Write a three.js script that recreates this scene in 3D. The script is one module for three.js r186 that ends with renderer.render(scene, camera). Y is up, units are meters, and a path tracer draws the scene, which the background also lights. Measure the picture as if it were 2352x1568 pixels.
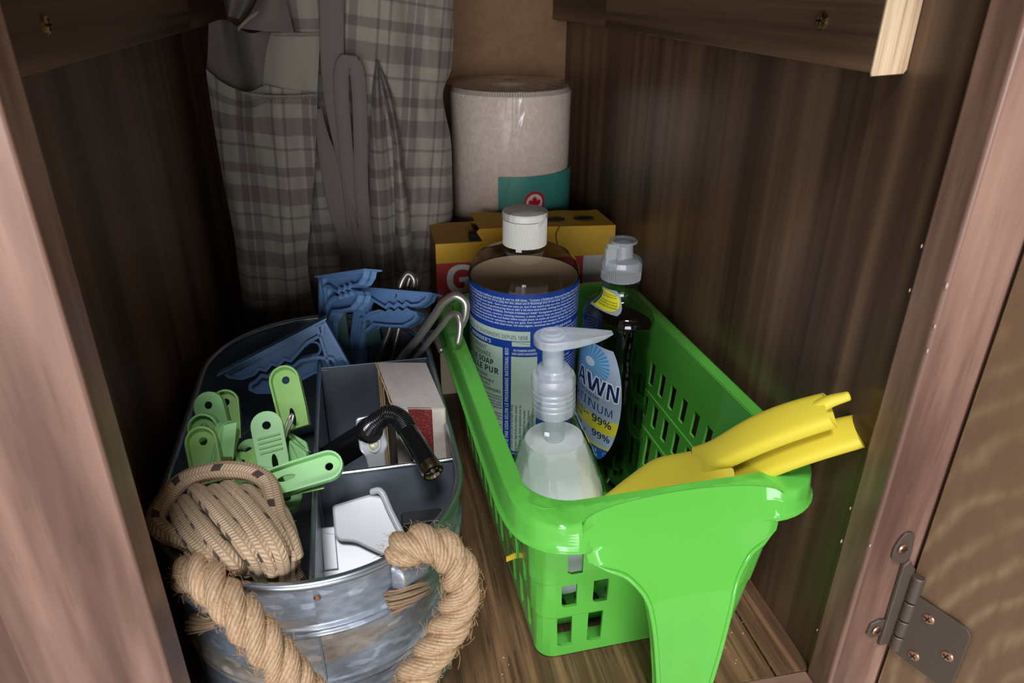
import * as THREE from 'three';
import { mergeGeometries, mergeVertices, toCreasedNormals } from 'three/addons/utils/BufferGeometryUtils.js';
import { RoundedBoxGeometry } from 'three/addons/geometries/RoundedBoxGeometry.js';
import { RectAreaLightUniformsLib } from 'three/addons/lights/RectAreaLightUniformsLib.js';

// ---------- camera, lights, exposure ----------
const scene = new THREE.Scene();
scene.background = new THREE.Color(0x000000);
const camera = new THREE.PerspectiveCamera(50.911, 1.5, 0.01, 20);
camera.matrixAutoUpdate = true;
camera.position.set(0, 0.384, 0);
{ // pitched down 26 degrees, turned 12 degrees to the right
  const m = new THREE.Matrix4().makeBasis(new THREE.Vector3(0.980035, 0.006201, 0.198729), new THREE.Vector3(0.082813, 0.895957, -0.436352), new THREE.Vector3(-0.180759, 0.444098, 0.877555));
  camera.quaternion.setFromRotationMatrix(m);
}
camera.focus = 0.47;
camera.userData.fStop = 13;
const renderer = new THREE.WebGLRenderer({ antialias: true });
renderer.toneMapping = THREE.LinearToneMapping;
renderer.toneMappingExposure = 1.4;
renderer.shadowMap.enabled = true;
RectAreaLightUniformsLib.init();
const LAMPS = [ // ceiling panels of the kitchen: x, z, width, depth, intensity
  [-0.15, 0.95, 0.55, 0.55, 33],
];
const CEILING = 2.3;
const WINDOW = { x: -0.35, y: 0.42, z: 2.4, w: 1.5, h: 0.9, i: 7 }; // low daylight window of the garden door behind the viewer
{
  const l = new THREE.RectAreaLight(0xf4f6ff, WINDOW.i, WINDOW.w, WINDOW.h);
  l.position.set(WINDOW.x, WINDOW.y, WINDOW.z - 0.03); l.lookAt(WINDOW.x, WINDOW.y, -5); l.name = 'window_light';
  scene.add(l);
}
for (const [x, z, w, d, i] of LAMPS) {
  const l = new THREE.RectAreaLight(0xf6f8ff, i, w, d);
  l.position.set(x, CEILING - 0.035, z); l.lookAt(x, -1, z); l.name = 'ceiling_lamp_light';
  scene.add(l);
}

// ---------- helpers ----------
const V = (x, y, z) => new THREE.Vector3(x, y, z);
const A = (a) => new THREE.Vector3(a[0], a[1], a[2]);
const P2 = (x, y) => new THREE.Vector2(x, y);
const { sin, cos, PI, abs, min, max, floor, sqrt, pow, hypot } = Math;
const clamp = THREE.MathUtils.clamp, lerp = THREE.MathUtils.lerp, sstep = (a, b, x) => { const t = clamp((x - a) / (b - a), 0, 1); return t * t * (3 - 2 * t); };
function rng(seed) { let s = seed >>> 0; return () => { s = (s + 0x6d2b79f5) | 0; let t = Math.imul(s ^ (s >>> 15), 1 | s); t = (t + Math.imul(t ^ (t >>> 7), 61 | t)) ^ t; return ((t ^ (t >>> 14)) >>> 0) / 4294967296; }; }
function h2(ix, iy, s) { let n = Math.imul(ix | 0, 374761393) + Math.imul(iy | 0, 668265263) + Math.imul(s | 0, 974711); n = Math.imul(n ^ (n >>> 13), 1274126177); return ((n ^ (n >>> 16)) >>> 0) / 4294967296; }
function vn(x, y, s = 1) { const ix = floor(x), iy = floor(y); let fx = x - ix, fy = y - iy; fx = fx * fx * (3 - 2 * fx); fy = fy * fy * (3 - 2 * fy); return lerp(lerp(h2(ix, iy, s), h2(ix + 1, iy, s), fx), lerp(h2(ix, iy + 1, s), h2(ix + 1, iy + 1, s), fx), fy); }
function fbm(x, y, s = 1, o = 4) { let v = 0, a = 0.5, t = 0; for (let i = 0; i < o; i++) { v += a * vn(x, y, s + i * 17); t += a; a *= 0.5; x *= 2.03; y *= 2.03; } return v / t; }
const mix3 = (a, b, t) => [lerp(a[0], b[0], t), lerp(a[1], b[1], t), lerp(a[2], b[2], t)];
function dtex(w, h, fn, { srgb = true, rep = null, wrap = THREE.RepeatWrapping } = {}) { // fn(u, v) gives sRGB 0..255 or one grey value
  const d = new Uint8Array(w * h * 4);
  for (let y = 0; y < h; y++) for (let x = 0; x < w; x++) {
    const c = fn((x + 0.5) / w, (y + 0.5) / h), o = (y * w + x) * 4;
    if (typeof c === 'number') d[o] = d[o + 1] = d[o + 2] = clamp(c, 0, 255); else { d[o] = clamp(c[0], 0, 255); d[o + 1] = clamp(c[1], 0, 255); d[o + 2] = clamp(c[2], 0, 255); }
    d[o + 3] = 255;
  }
  const t = new THREE.DataTexture(d, w, h, THREE.RGBAFormat);
  t.magFilter = THREE.LinearFilter; t.minFilter = THREE.LinearFilter; t.wrapS = t.wrapT = wrap; if (srgb) t.colorSpace = THREE.SRGBColorSpace;
  if (rep) t.repeat.set(rep[0], rep[1]);
  t.needsUpdate = true; return t;
}
function ctex(w, h, draw) { const c = document.createElement('canvas'); c.width = w; c.height = h; draw(c.getContext('2d'), w, h); const t = new THREE.CanvasTexture(c); t.colorSpace = THREE.SRGBColorSpace; t.magFilter = THREE.LinearFilter; return t; }
const std = (o) => new THREE.MeshPhysicalMaterial(o);
const srgb = (r, g, b) => new THREE.Color(`rgb(${r},${g},${b})`);

const taken = {};
function numbered(n) { const k = (taken[n] = (taken[n] ?? -1) + 1); return k ? n + '_' + String(k).padStart(3, '0') : n; }
function tag(o, label, category, group, kind) { if (label) o.userData.label = label; if (category) o.userData.category = category; if (group) o.userData.group = group; if (kind) o.userData.kind = kind; return o; }
function thing(name, label, category, pos = [0, 0, 0], turn = 0, group) { const o = new THREE.Group(); o.name = numbered(name); o.position.set(...pos); o.rotation.y = turn; scene.add(o); return tag(o, label, category, group); }
function M(name, geo, mat, parent, label) { const m = new THREE.Mesh(Array.isArray(geo) ? merge(geo) : geo, mat); m.castShadow = m.receiveShadow = true; if (parent) { m.name = name; parent.add(m); } else { m.name = numbered(name); scene.add(m); } if (label) m.userData.label = label; return m; }
function struct(name, geo, mat) { const m = M(name, geo, mat); m.userData.kind = 'structure'; return m; }
function merge(list) { list = list.map((g) => { g = g.index ? g.toNonIndexed() : g; for (const k of Object.keys(g.attributes)) if (!['position', 'normal', 'uv'].includes(k)) g.deleteAttribute(k); if (!g.attributes.uv) g.setAttribute('uv', new THREE.BufferAttribute(new Float32Array(g.attributes.position.count * 2), 2)); g.clearGroups?.(); return g; }); return list.length === 1 ? list[0] : mergeGeometries(list); }
// metric uv from the dominant normal
function muv(g, turn = false) {
  g = g.index ? g.toNonIndexed() : g; const p = g.attributes.position, n = g.attributes.normal, uv = new Float32Array(p.count * 2);
  for (let i = 0; i < p.count; i++) {
    const nx = abs(n.getX(i)), ny = abs(n.getY(i)), nz = abs(n.getZ(i)); let a, b;
    if (nx >= ny && nx >= nz) { a = p.getZ(i); b = p.getY(i); } else if (ny >= nz) { a = p.getX(i); b = p.getZ(i); } else { a = p.getX(i); b = p.getY(i); }
    uv[i * 2] = turn ? b : a; uv[i * 2 + 1] = turn ? a : b;
  }
  g.setAttribute('uv', new THREE.BufferAttribute(uv, 2)); return g;
}
function box(x0, x1, y0, y1, z0, z1, r = 0.0012, turn = false) { const g = new RoundedBoxGeometry(x1 - x0, y1 - y0, z1 - z0, 1, min(r, (x1 - x0) / 2.01, (y1 - y0) / 2.01, (z1 - z0) / 2.01)); g.translate((x0 + x1) / 2, (y0 + y1) / 2, (z0 + z1) / 2); return muv(g, turn); }
// grid surface f(u, v) -> [x, y, z] with uv from g(u, v)
function grid(nu, nv, f, g, closeU = false) {
  const pos = [], uv = [], ix = [];
  for (let j = 0; j <= nv; j++) for (let i = 0; i <= nu; i++) { const u = i / nu, v = j / nv, p = f(u, v); pos.push(p[0], p[1], p[2]); const q = g ? g(u, v) : [u, v]; uv.push(q[0], q[1]); }
  for (let j = 0; j < nv; j++) for (let i = 0; i < nu; i++) { const a = j * (nu + 1) + i, b = a + 1, c = a + nu + 1, d = c + 1; ix.push(a, b, d, a, d, c); }
  const geo = new THREE.BufferGeometry(); geo.setAttribute('position', new THREE.Float32BufferAttribute(pos, 3)); geo.setAttribute('uv', new THREE.Float32BufferAttribute(uv, 2)); geo.setIndex(ix); geo.computeVertexNormals();
  if (closeU) { const n = geo.attributes.normal; for (let j = 0; j <= nv; j++) { const a = j * (nu + 1), b = a + nu; const x = V(n.getX(a) + n.getX(b), n.getY(a) + n.getY(b), n.getZ(a) + n.getZ(b)).normalize(); n.setXYZ(a, x.x, x.y, x.z); n.setXYZ(b, x.x, x.y, x.z); } }
  return geo;
}
const crv = (pts, closed = false, t = 0.5) => new THREE.CatmullRomCurve3(pts.map((p) => (p.isVector3 ? p : A(p))), closed, 'centripetal', t);
// tube along points; rad is a number or a function of t; ends closed and rounded; uv in metres (u round, v along)
function tube(pts, rad, nl = 40, nr = 10, cap = true) {
  const c = pts.getPointAt ? pts : crv(pts), len = c.getLength(), fr = c.computeFrenetFrames(nl, false), rf = typeof rad === 'function' ? rad : () => rad;
  const rows = [];
  for (let j = 0; j <= nl; j++) rows.push([c.getPointAt(j / nl), fr.normals[j], fr.binormals[j], rf(j / nl), j / nl]);
  if (cap) {
    const a = rows[0], b = rows[nl], t0 = fr.tangents[0], t1 = fr.tangents[nl];
    rows.unshift([a[0].clone().addScaledVector(t0, -a[3] * 0.3), a[1], a[2], a[3] * 0.75, 0]); rows.unshift([a[0].clone().addScaledVector(t0, -a[3] * 0.4), a[1], a[2], 1e-6, 0]);
    rows.push([b[0].clone().addScaledVector(t1, b[3] * 0.3), b[1], b[2], b[3] * 0.75, 1]); rows.push([b[0].clone().addScaledVector(t1, b[3] * 0.4), b[1], b[2], 1e-6, 1]);
  }
  const n = rows.length - 1;
  return grid(nr, n, (u, v) => { const [p, N, B, r] = rows[Math.round(v * n)], a = -u * 2 * PI; return [p.x + r * (N.x * cos(a) + B.x * sin(a)), p.y + r * (N.y * cos(a) + B.y * sin(a)), p.z + r * (N.z * cos(a) + B.z * sin(a))]; }, (u, v) => [u, rows[Math.round(v * n)][4] * len], true);
}
function lathe(pts, seg = 48, crease = 0.6) { const g = new THREE.LatheGeometry(pts.map((p) => P2(max(p[0], 1e-6), p[1])), seg); return crease ? toCreasedNormals(g, crease) : g; }
function poly(pts) { const s = new THREE.Shape(); pts.forEach((p, i) => (i ? s.lineTo(p[0], p[1]) : s.moveTo(p[0], p[1]))); s.closePath(); return s; }
function smoothPoly(pts, n = 40) { const c = new THREE.CatmullRomCurve3(pts.map((p) => V(p[0], p[1], 0)), true, 'centripetal'); return c.getPoints(n).slice(0, -1).map((p) => [p.x, p.y]); }
function inset(pts, d) { // offset of a closed outline towards its inside
  let ar = 0; const n = pts.length; for (let i = 0; i < n; i++) { const a = pts[i], b = pts[(i + 1) % n]; ar += a[0] * b[1] - b[0] * a[1]; }
  const s = ar > 0 ? 1 : -1;
  return pts.map((p, i) => { const a = pts[(i + n - 1) % n], b = pts[(i + 1) % n]; let ux = p[0] - a[0], uy = p[1] - a[1], vx = b[0] - p[0], vy = b[1] - p[1]; const lu = hypot(ux, uy) || 1, lv = hypot(vx, vy) || 1; ux /= lu; uy /= lu; vx /= lv; vy /= lv; let nx = -(uy + vy), ny = ux + vx; const l = hypot(nx, ny) || 1; nx /= l; ny /= l; const k = min(2, 1 / max(0.3, nx * -uy + ny * ux)); return [p[0] + s * nx * d * k, p[1] + s * ny * d * k]; });
}
function ext(shape, depth, bev = 0.0003, seg = 6, bs = 2) { const g = new THREE.ExtrudeGeometry(shape, { depth: max(1e-5, depth - 2 * bev), bevelEnabled: bev > 0, bevelThickness: bev, bevelSize: bev, bevelOffset: -bev, bevelSegments: bs, curveSegments: seg }); g.translate(0, 0, bev); return g; }
function ring(pts, wall, depth, bev = 0.0002) { const s = poly(pts); s.holes.push(poly(inset(pts, wall))); return ext(s, depth, bev); }
function circ(s, x, y, r) { const p = new THREE.Path(); p.absarc(x, y, r, 0, 2 * PI, true); s.holes.push(p); return s; }
// frame with y along b -> a, z near nrm
function pose(o, b, a, nrm) { const y = A(a).sub(A(b)).normalize(), z = A(nrm); z.addScaledVector(y, -z.dot(y)).normalize(); const x = y.clone().cross(z); o.quaternion.setFromRotationMatrix(new THREE.Matrix4().makeBasis(x, y, z)); o.position.copy(A(b)); return o; }

// ---------- wood and other materials ----------
function woodTex(w, h, dark, light, { fu = 40, fv = 1.5, seed = 1, pore = 0.5, fleck = 0.25, wave = 0.02 } = {}) { // grain runs along v
  return dtex(w, h, (u, v) => {
    const uu = u + wave * (fbm(u * 3, v * 2.2, seed + 5, 3) - 0.5);
    const a = fbm(uu * fu, v * fv, seed, 4), b = fbm(uu * fu * 5, v * fv * 3, seed + 9, 3), c = vn(uu * fu * 22, v * fv * 9, seed + 3);
    let t = sstep(0.25, 0.75, a) * 0.62 + b * 0.38;
    t -= pore * (c < 0.16 ? 0.35 : 0) * b; t += fleck * (vn(u * 7, v * 3, seed + 30) - 0.5);
    return mix3(dark, light, clamp(t, 0, 1));
  });
}
const T_wall = woodTex(1024, 1024, [66, 48, 37], [140, 109, 84], { fu: 34, fv: 1.0, seed: 11, wave: 0.008, fleck: 0.4 });
const T_stile = woodTex(512, 1024, [94, 67, 56], [168, 132, 114], { fu: 9, fv: 3.2, seed: 23, fleck: 0.5, wave: 0.06 });
const T_floor = dtex(1024, 1024, (u, v) => { // flat-sawn boards with long arches
  const x = u * 0.44 + 0.012 * (fbm(u * 6, v * 5, 71, 3) - 0.5), z = v * 0.66;
  const cx = [0.05, 0.178, 0.30, 0.41][Math.min(3, floor(u * 4))], d = (x - cx) / 0.018, rr = sqrt(d * d + pow((z - 0.2) * 3.2, 2)) * 2.3 + fbm(u * 18, v * 5, 40, 3) * 1.6;
  const ringv = 0.5 + 0.5 * sin(rr * 3.1), fine = fbm(u * 160, v * 9, 33, 3), pores = vn(u * 420, v * 26, 35) < 0.2 ? 0.3 : 0;
  const t = clamp(0.3 + 0.32 * ringv * sstep(0.2, 0.7, fine) + 0.45 * (fine - 0.5) + 0.25 * (fbm(u * 5, v * 3, 37, 3) - 0.5) - pores, 0, 1);
  return mix3([86, 61, 43], [184, 141, 100], t);
});
const T_door = dtex(1024, 1024, (u, v) => { // arched contour grain
  const x = (u - 0.62) * 1.6 + 0.12 * (fbm(u * 4, v * 4, 81, 3) - 0.5), y = v * 2.1 - 0.15;
  const r = sqrt(x * x * 2.6 + pow(max(0, y + 0.2), 2)) * 17 + 2.4 * fbm(u * 5, v * 6, 82, 3);
  const l = pow(0.5 + 0.5 * sin(r * 2 * PI * 0.5), 3), n = fbm(u * 90, v * 30, 83, 3), n2 = fbm(u * 5, v * 5, 84, 3);
  return mix3(mix3([112, 86, 64], [128, 102, 72], n2), [164, 138, 106], clamp(l * 0.6 * (0.3 + n) * sstep(0.95, 0.25, v) + 0.3 * (n - 0.5), 0, 1));
});
const T_raw = woodTex(256, 512, [176, 140, 104], [232, 208, 172], { fu: 8, fv: 1.2, seed: 51 });
const T_hard = dtex(512, 512, (u, v) => { const t = fbm(u * 60, v * 60, 61, 4) * 0.5 + fbm(u * 5, v * 4, 62, 3) * 0.5; return mix3([112, 82, 56], [148, 112, 80], t); });
const rep = (t, x, y) => { const c = t.clone(); c.repeat.set(x, y); c.needsUpdate = true; return c; };
const MW = {
  wall: std({ map: rep(T_wall, 1 / 0.64, 1 / 0.62), roughness: 0.34, specularIntensity: 1 }),
  stile: std({ map: rep(T_stile, 1 / 0.16, 1 / 0.5), roughness: 0.33 }),
  edge: std({ map: rep(T_stile, 1 / 0.3, 1 / 0.7), color: srgb(200, 190, 178), roughness: 0.36 }),
  floor: std({ map: rep(T_floor, 1 / 0.44, 1 / 0.66), roughness: 0.5 }),
  door: std({ map: rep(T_door, 1 / 0.30, 1 / 0.36), roughness: 0.42 }),
  raw: std({ map: rep(T_raw, 1 / 0.02, 1 / 0.1), roughness: 0.8 }),
  back: std({ map: rep(T_hard, 3, 3), roughness: 0.85 }),
  rail: std({ map: rep(T_wall, 1 / 0.3, 1 / 0.7), roughness: 0.5 }),
};
const M_zinc = std({ color: srgb(214, 190, 120), metalness: 1, roughness: 0.22 });
const M_copper = std({ color: srgb(190, 150, 125), metalness: 1, roughness: 0.3 });
const M_recess = std({ color: srgb(30, 24, 22), roughness: 0.7 });
const M_chip = std({ color: srgb(190, 168, 148), roughness: 0.9 });

// ---------- cabinet ----------
struct('floor', box(-0.152, 0.2242, -0.018, 0, -0.9, -0.2685, 0.0008), MW.floor);
struct('trim_1', box(0.2252, 0.249, -0.018, 0.0006, -0.9, -0.2685, 0.001), MW.floor);
struct('wall_left', box(-0.17, -0.152, -0.1, 0.62, -0.9, -0.268), MW.wall);
struct('wall_right', box(0.249, 0.267, -0.1, 0.62, -0.9, -0.268), MW.wall);
struct('wall_back', box(-0.17, 0.267, -0.1, 0.62, -0.908, -0.9), MW.back);
struct('trim_2', box(-0.27, -0.1045, -0.1, 0.62, -0.268, -0.248, 0.0016), MW.stile);
const stileR = struct('trim_3', box(0.2448, 0.279, -0.1, 0.62, -0.268, -0.248, 0.0022), MW.stile);
struct('trim_4', box(-0.1045, 0.2448, -0.1, 0.0012, -0.268, -0.248, 0.0012, true), MW.stile);
struct('trim_5', box(-0.1045, 0.2448, 0.475, 0.62, -0.268, -0.248, 0.0012, true), MW.stile);
struct('trim_6', box(-0.42, 0.6, 0.62, 0.655, -0.92, -0.215, 0.004), std({ color: srgb(150, 140, 128), roughness: 0.3 }));
{ // chipped spots along the right stile edge
  const r = rng(5), g = [];
  for (let i = 0; i < 9; i++) { const y = 0.03 + 0.33 * r(), f = r() < 0.6; const b = new THREE.IcosahedronGeometry(0.0005 + 0.0006 * r(), 0); b.scale(0.7, 1.6, 0.5); b.translate(f ? 0.2452 : 0.2449, y, f ? -0.2482 : -0.2678); g.push(b); }
  M('chip', g, M_chip, stileR, 'pale chipped spots on the edge');
}
function screw(parent, pos, nrm, r, mat) {
  const s = new THREE.Group(); s.name = 'screw'; parent.add(s); s.position.copy(A(pos)); s.quaternion.setFromUnitVectors(V(0, 1, 0), A(nrm).normalize());
  M('head', lathe([[0, r * 0.42], [r * 0.45, r * 0.4], [r * 0.8, r * 0.26], [r, r * 0.04], [r, 0], [0, 0]], 20, 0.5), mat, s);
  M('recess', [box(-r * 0.55, r * 0.55, r * 0.3, r * 0.45, -r * 0.12, r * 0.12, 0), box(-r * 0.12, r * 0.12, r * 0.3, r * 0.45, -r * 0.55, r * 0.55, 0)], M_recess, s);
  return s;
}
const railR = struct('trim_7', box(0.231, 0.249, 0.349, 0.45, -0.898, -0.31, 0.0012, true), MW.rail);
M('raw_end', muv(ext(poly([[0.2312, 0.3478], [0.2475, 0.3487], [0.2488, 0.3505], [0.2486, 0.45], [0.2314, 0.45], [0.2308, 0.3492]]), 0.0016, 0.0004).translate(0, 0, -0.3103)), MW.raw, railR, 'pale bare wood end');
screw(railR, [.231, .3694, -.3547], [-1, 0, 0], 0.0046, M_zinc);
const railL = struct('trim_8', box(-0.152, -0.1335, 0.349, 0.45, -0.898, -0.31, 0.0012, true), MW.rail);
screw(railL, [-.1335, .3673, -.3803], [1, 0, 0], 0.0046, M_zinc);

// right door, standing open, seen from inside
{
  const d = new THREE.Group(); d.name = 'door_1'; scene.add(d); d.userData.kind = 'structure'; d.userData.label = 'open cabinet door with arched pale wood grain';
  d.position.set(0.2790, 0, -0.2465); d.rotation.y = -68.2 * PI / 180;
  M('door_panel', box(-0.001, 0.42, -0.03, 0.6, -0.018, 0, 0.0006), MW.door, d);
}
// bronze wrap hinge
{
  const m = std({ color: srgb(104, 92, 82), metalness: 0.55, roughness: 0.48 });
  const h = thing('hinge', 'dark bronze cabinet hinge screwed between right frame edge and open door', 'hinge', [0.2775, 0.0, -0.2465]);
  // frame leaf with two ears, flat on the frame (local x to the right)
  const ear = smoothPoly([[-0.0098, 0.105], [-0.017, 0.109], [-0.0178, 0.1175], [-0.0135, 0.1262], [-0.0085, 0.1255], [-0.0066, 0.118], [-0.0066, 0.107]], 36);
  const plate = [[-0.0085, 0.043], [-0.001, 0.043], [-0.001, 0.1], [-0.0066, 0.108], [-0.0098, 0.104]];
  const low = [[-0.0088, 0.0625], [-0.0088, 0.0505], [-0.0145, 0.0495], [-0.0185, 0.053], [-0.0175, 0.0605], [-0.0125, 0.063]];
  M('frame_leaf', [ext(poly(ear), 0.0016, 0.0004), ext(poly(plate), 0.0028, 0.0008), ext(poly(low), 0.0016, 0.0004)].map((g) => g.translate(0, 0, -0.0015)), m, h);
  const kn = [];
  for (const [a, b] of [[0.0415, 0.052], [0.053, 0.064], [0.065, 0.078], [0.079, 0.0965]]) kn.push(lathe([[0, a], [0.0028, a], [0.0034, a + 0.0005], [0.0034, b - 0.0005], [0.0028, b], [0, b]], 18, 0.5));
  M('barrel', kn.map((g) => g.translate(0.0005, 0, 0.0032)), m, h);
  const lf = new THREE.Group(); lf.name = 'door_leaf_mount'; 
  const leaf = ext(poly(smoothPolyCorner([[0.001, 0.0385], [0.0352, 0.0385], [0.0352, 0.0843], [0.001, 0.0843]], 0.006)), 0.0016, 0.0006);
  leaf.rotateY(-68.2 * PI / 180).translate(0.0005, 0, 0);
  M('door_leaf', leaf, m, h);
  const dl = (u, y) => { const a = -68.2 * PI / 180; return [0.0005 + u * cos(a) + 0.0014 * sin(a), y, -u * sin(a) + 0.0014 * cos(a)]; }, dn = [sin(-68.2 * PI / 180), 0, cos(-68.2 * PI / 180)];
  for (const p of [[0.0139, 0.0752], [0.0132, 0.046], [0.0282, 0.0605]]) screw(h, dl(...p), dn, 0.0034, M_copper);
  screw(h, [-0.0128, 0.1162, 0.0003], [0.15, 0, 1], 0.0032, M_copper); screw(h, [-0.0128, 0.0555, 0.0003], [0.15, 0, 1], 0.0032, M_copper);
}
function smoothPolyCorner(pts, r, n = 4) { // rounds every corner of an outline
  const out = [], N = pts.length;
  pts.forEach((p, i) => { const a = pts[(i + N - 1) % N], b = pts[(i + 1) % N]; const la = hypot(a[0] - p[0], a[1] - p[1]), lb = hypot(b[0] - p[0], b[1] - p[1]), k = min(r, la / 2.05, lb / 2.05); const A0 = [p[0] + (a[0] - p[0]) / la * k, p[1] + (a[1] - p[1]) / la * k], B0 = [p[0] + (b[0] - p[0]) / lb * k, p[1] + (b[1] - p[1]) / lb * k]; for (let j = 0; j <= n; j++) { const t = j / n, s = 1 - t; out.push([s * s * A0[0] + 2 * s * t * p[0] + t * t * B0[0], s * s * A0[1] + 2 * s * t * p[1] + t * t * B0[1]]); } });
  return out;
}

// ---------- the kitchen round it ----------
{
  const white = std({ color: srgb(118, 112, 105), roughness: 0.9 }), tile = std({ color: srgb(222, 214, 204), roughness: 0.6 }), front = MW.stile;
  struct('floor', box(-1.6, 2.0, -0.16, -0.1, -0.92, 2.4, 0), tile);
  struct('ceiling', box(-1.66, 2.06, CEILING, CEILING + 0.06, -0.98, 2.46, 0), white);
  struct('wall_kitchen_rear', box(-1.6, 2.0, -0.1, CEILING, -0.98, -0.92, 0), white);
  struct('wall_kitchen_front', box(-1.6, 2.0, -0.1, CEILING, 2.4, 2.46, 0), white);
  struct('wall_kitchen_left', box(-1.66, -1.6, -0.1, CEILING, -0.92, 2.4, 0), white);
  struct('wall_kitchen_right', box(2.0, 2.06, -0.1, CEILING, -0.92, 2.4, 0), white);
  struct('trim_9', box(-1.6, -0.27, -0.1, 0.62, -0.268, -0.248, 0), front);
  struct('trim_10', box(0.279, 2.0, -0.1, 0.62, -0.268, -0.25, 0), front);
  { // window with a white frame in the wall behind the viewer
    const { x, y, z, w, h } = WINDOW, e = 0.05, wn = struct('window_1', [box(x - w / 2 - e, x + w / 2 + e, y + h / 2, y + h / 2 + e, z - 0.04, z, 0), box(x - w / 2 - e, x + w / 2 + e, y - h / 2 - e, y - h / 2, z - 0.04, z, 0), box(x - w / 2 - e, x - w / 2, y - h / 2, y + h / 2, z - 0.04, z, 0), box(x + w / 2, x + w / 2 + e, y - h / 2, y + h / 2, z - 0.04, z, 0)], white);
    M('pane', box(x - w / 2, x + w / 2, y - h / 2, y + h / 2, z - 0.02, z - 0.002, 0), std({ color: srgb(230, 236, 245), emissive: srgb(240, 245, 255), emissiveIntensity: 1, roughness: 0.4 }), wn);
  }
  for (const [x, z, w, d] of LAMPS) {
    const t = thing('ceiling_lamp', 'white ceiling light panel of the kitchen', 'lamp', [x, CEILING - 0.001, z]);
    M('frame', [box(-w / 2 - 0.02, w / 2 + 0.02, -0.03, 0, -d / 2 - 0.02, -d / 2, 0), box(-w / 2 - 0.02, w / 2 + 0.02, -0.03, 0, d / 2, d / 2 + 0.02, 0), box(-w / 2 - 0.02, -w / 2, -0.03, 0, -d / 2, d / 2, 0), box(w / 2, w / 2 + 0.02, -0.03, 0, -d / 2, d / 2, 0)], white, t);
    M('diffuser', box(-w / 2, w / 2, -0.028, -0.002, -d / 2, d / 2, 0), std({ color: srgb(240, 240, 236), emissive: srgb(246, 248, 255), emissiveIntensity: 1.2, roughness: 0.6 }), t);
  }
}

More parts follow.
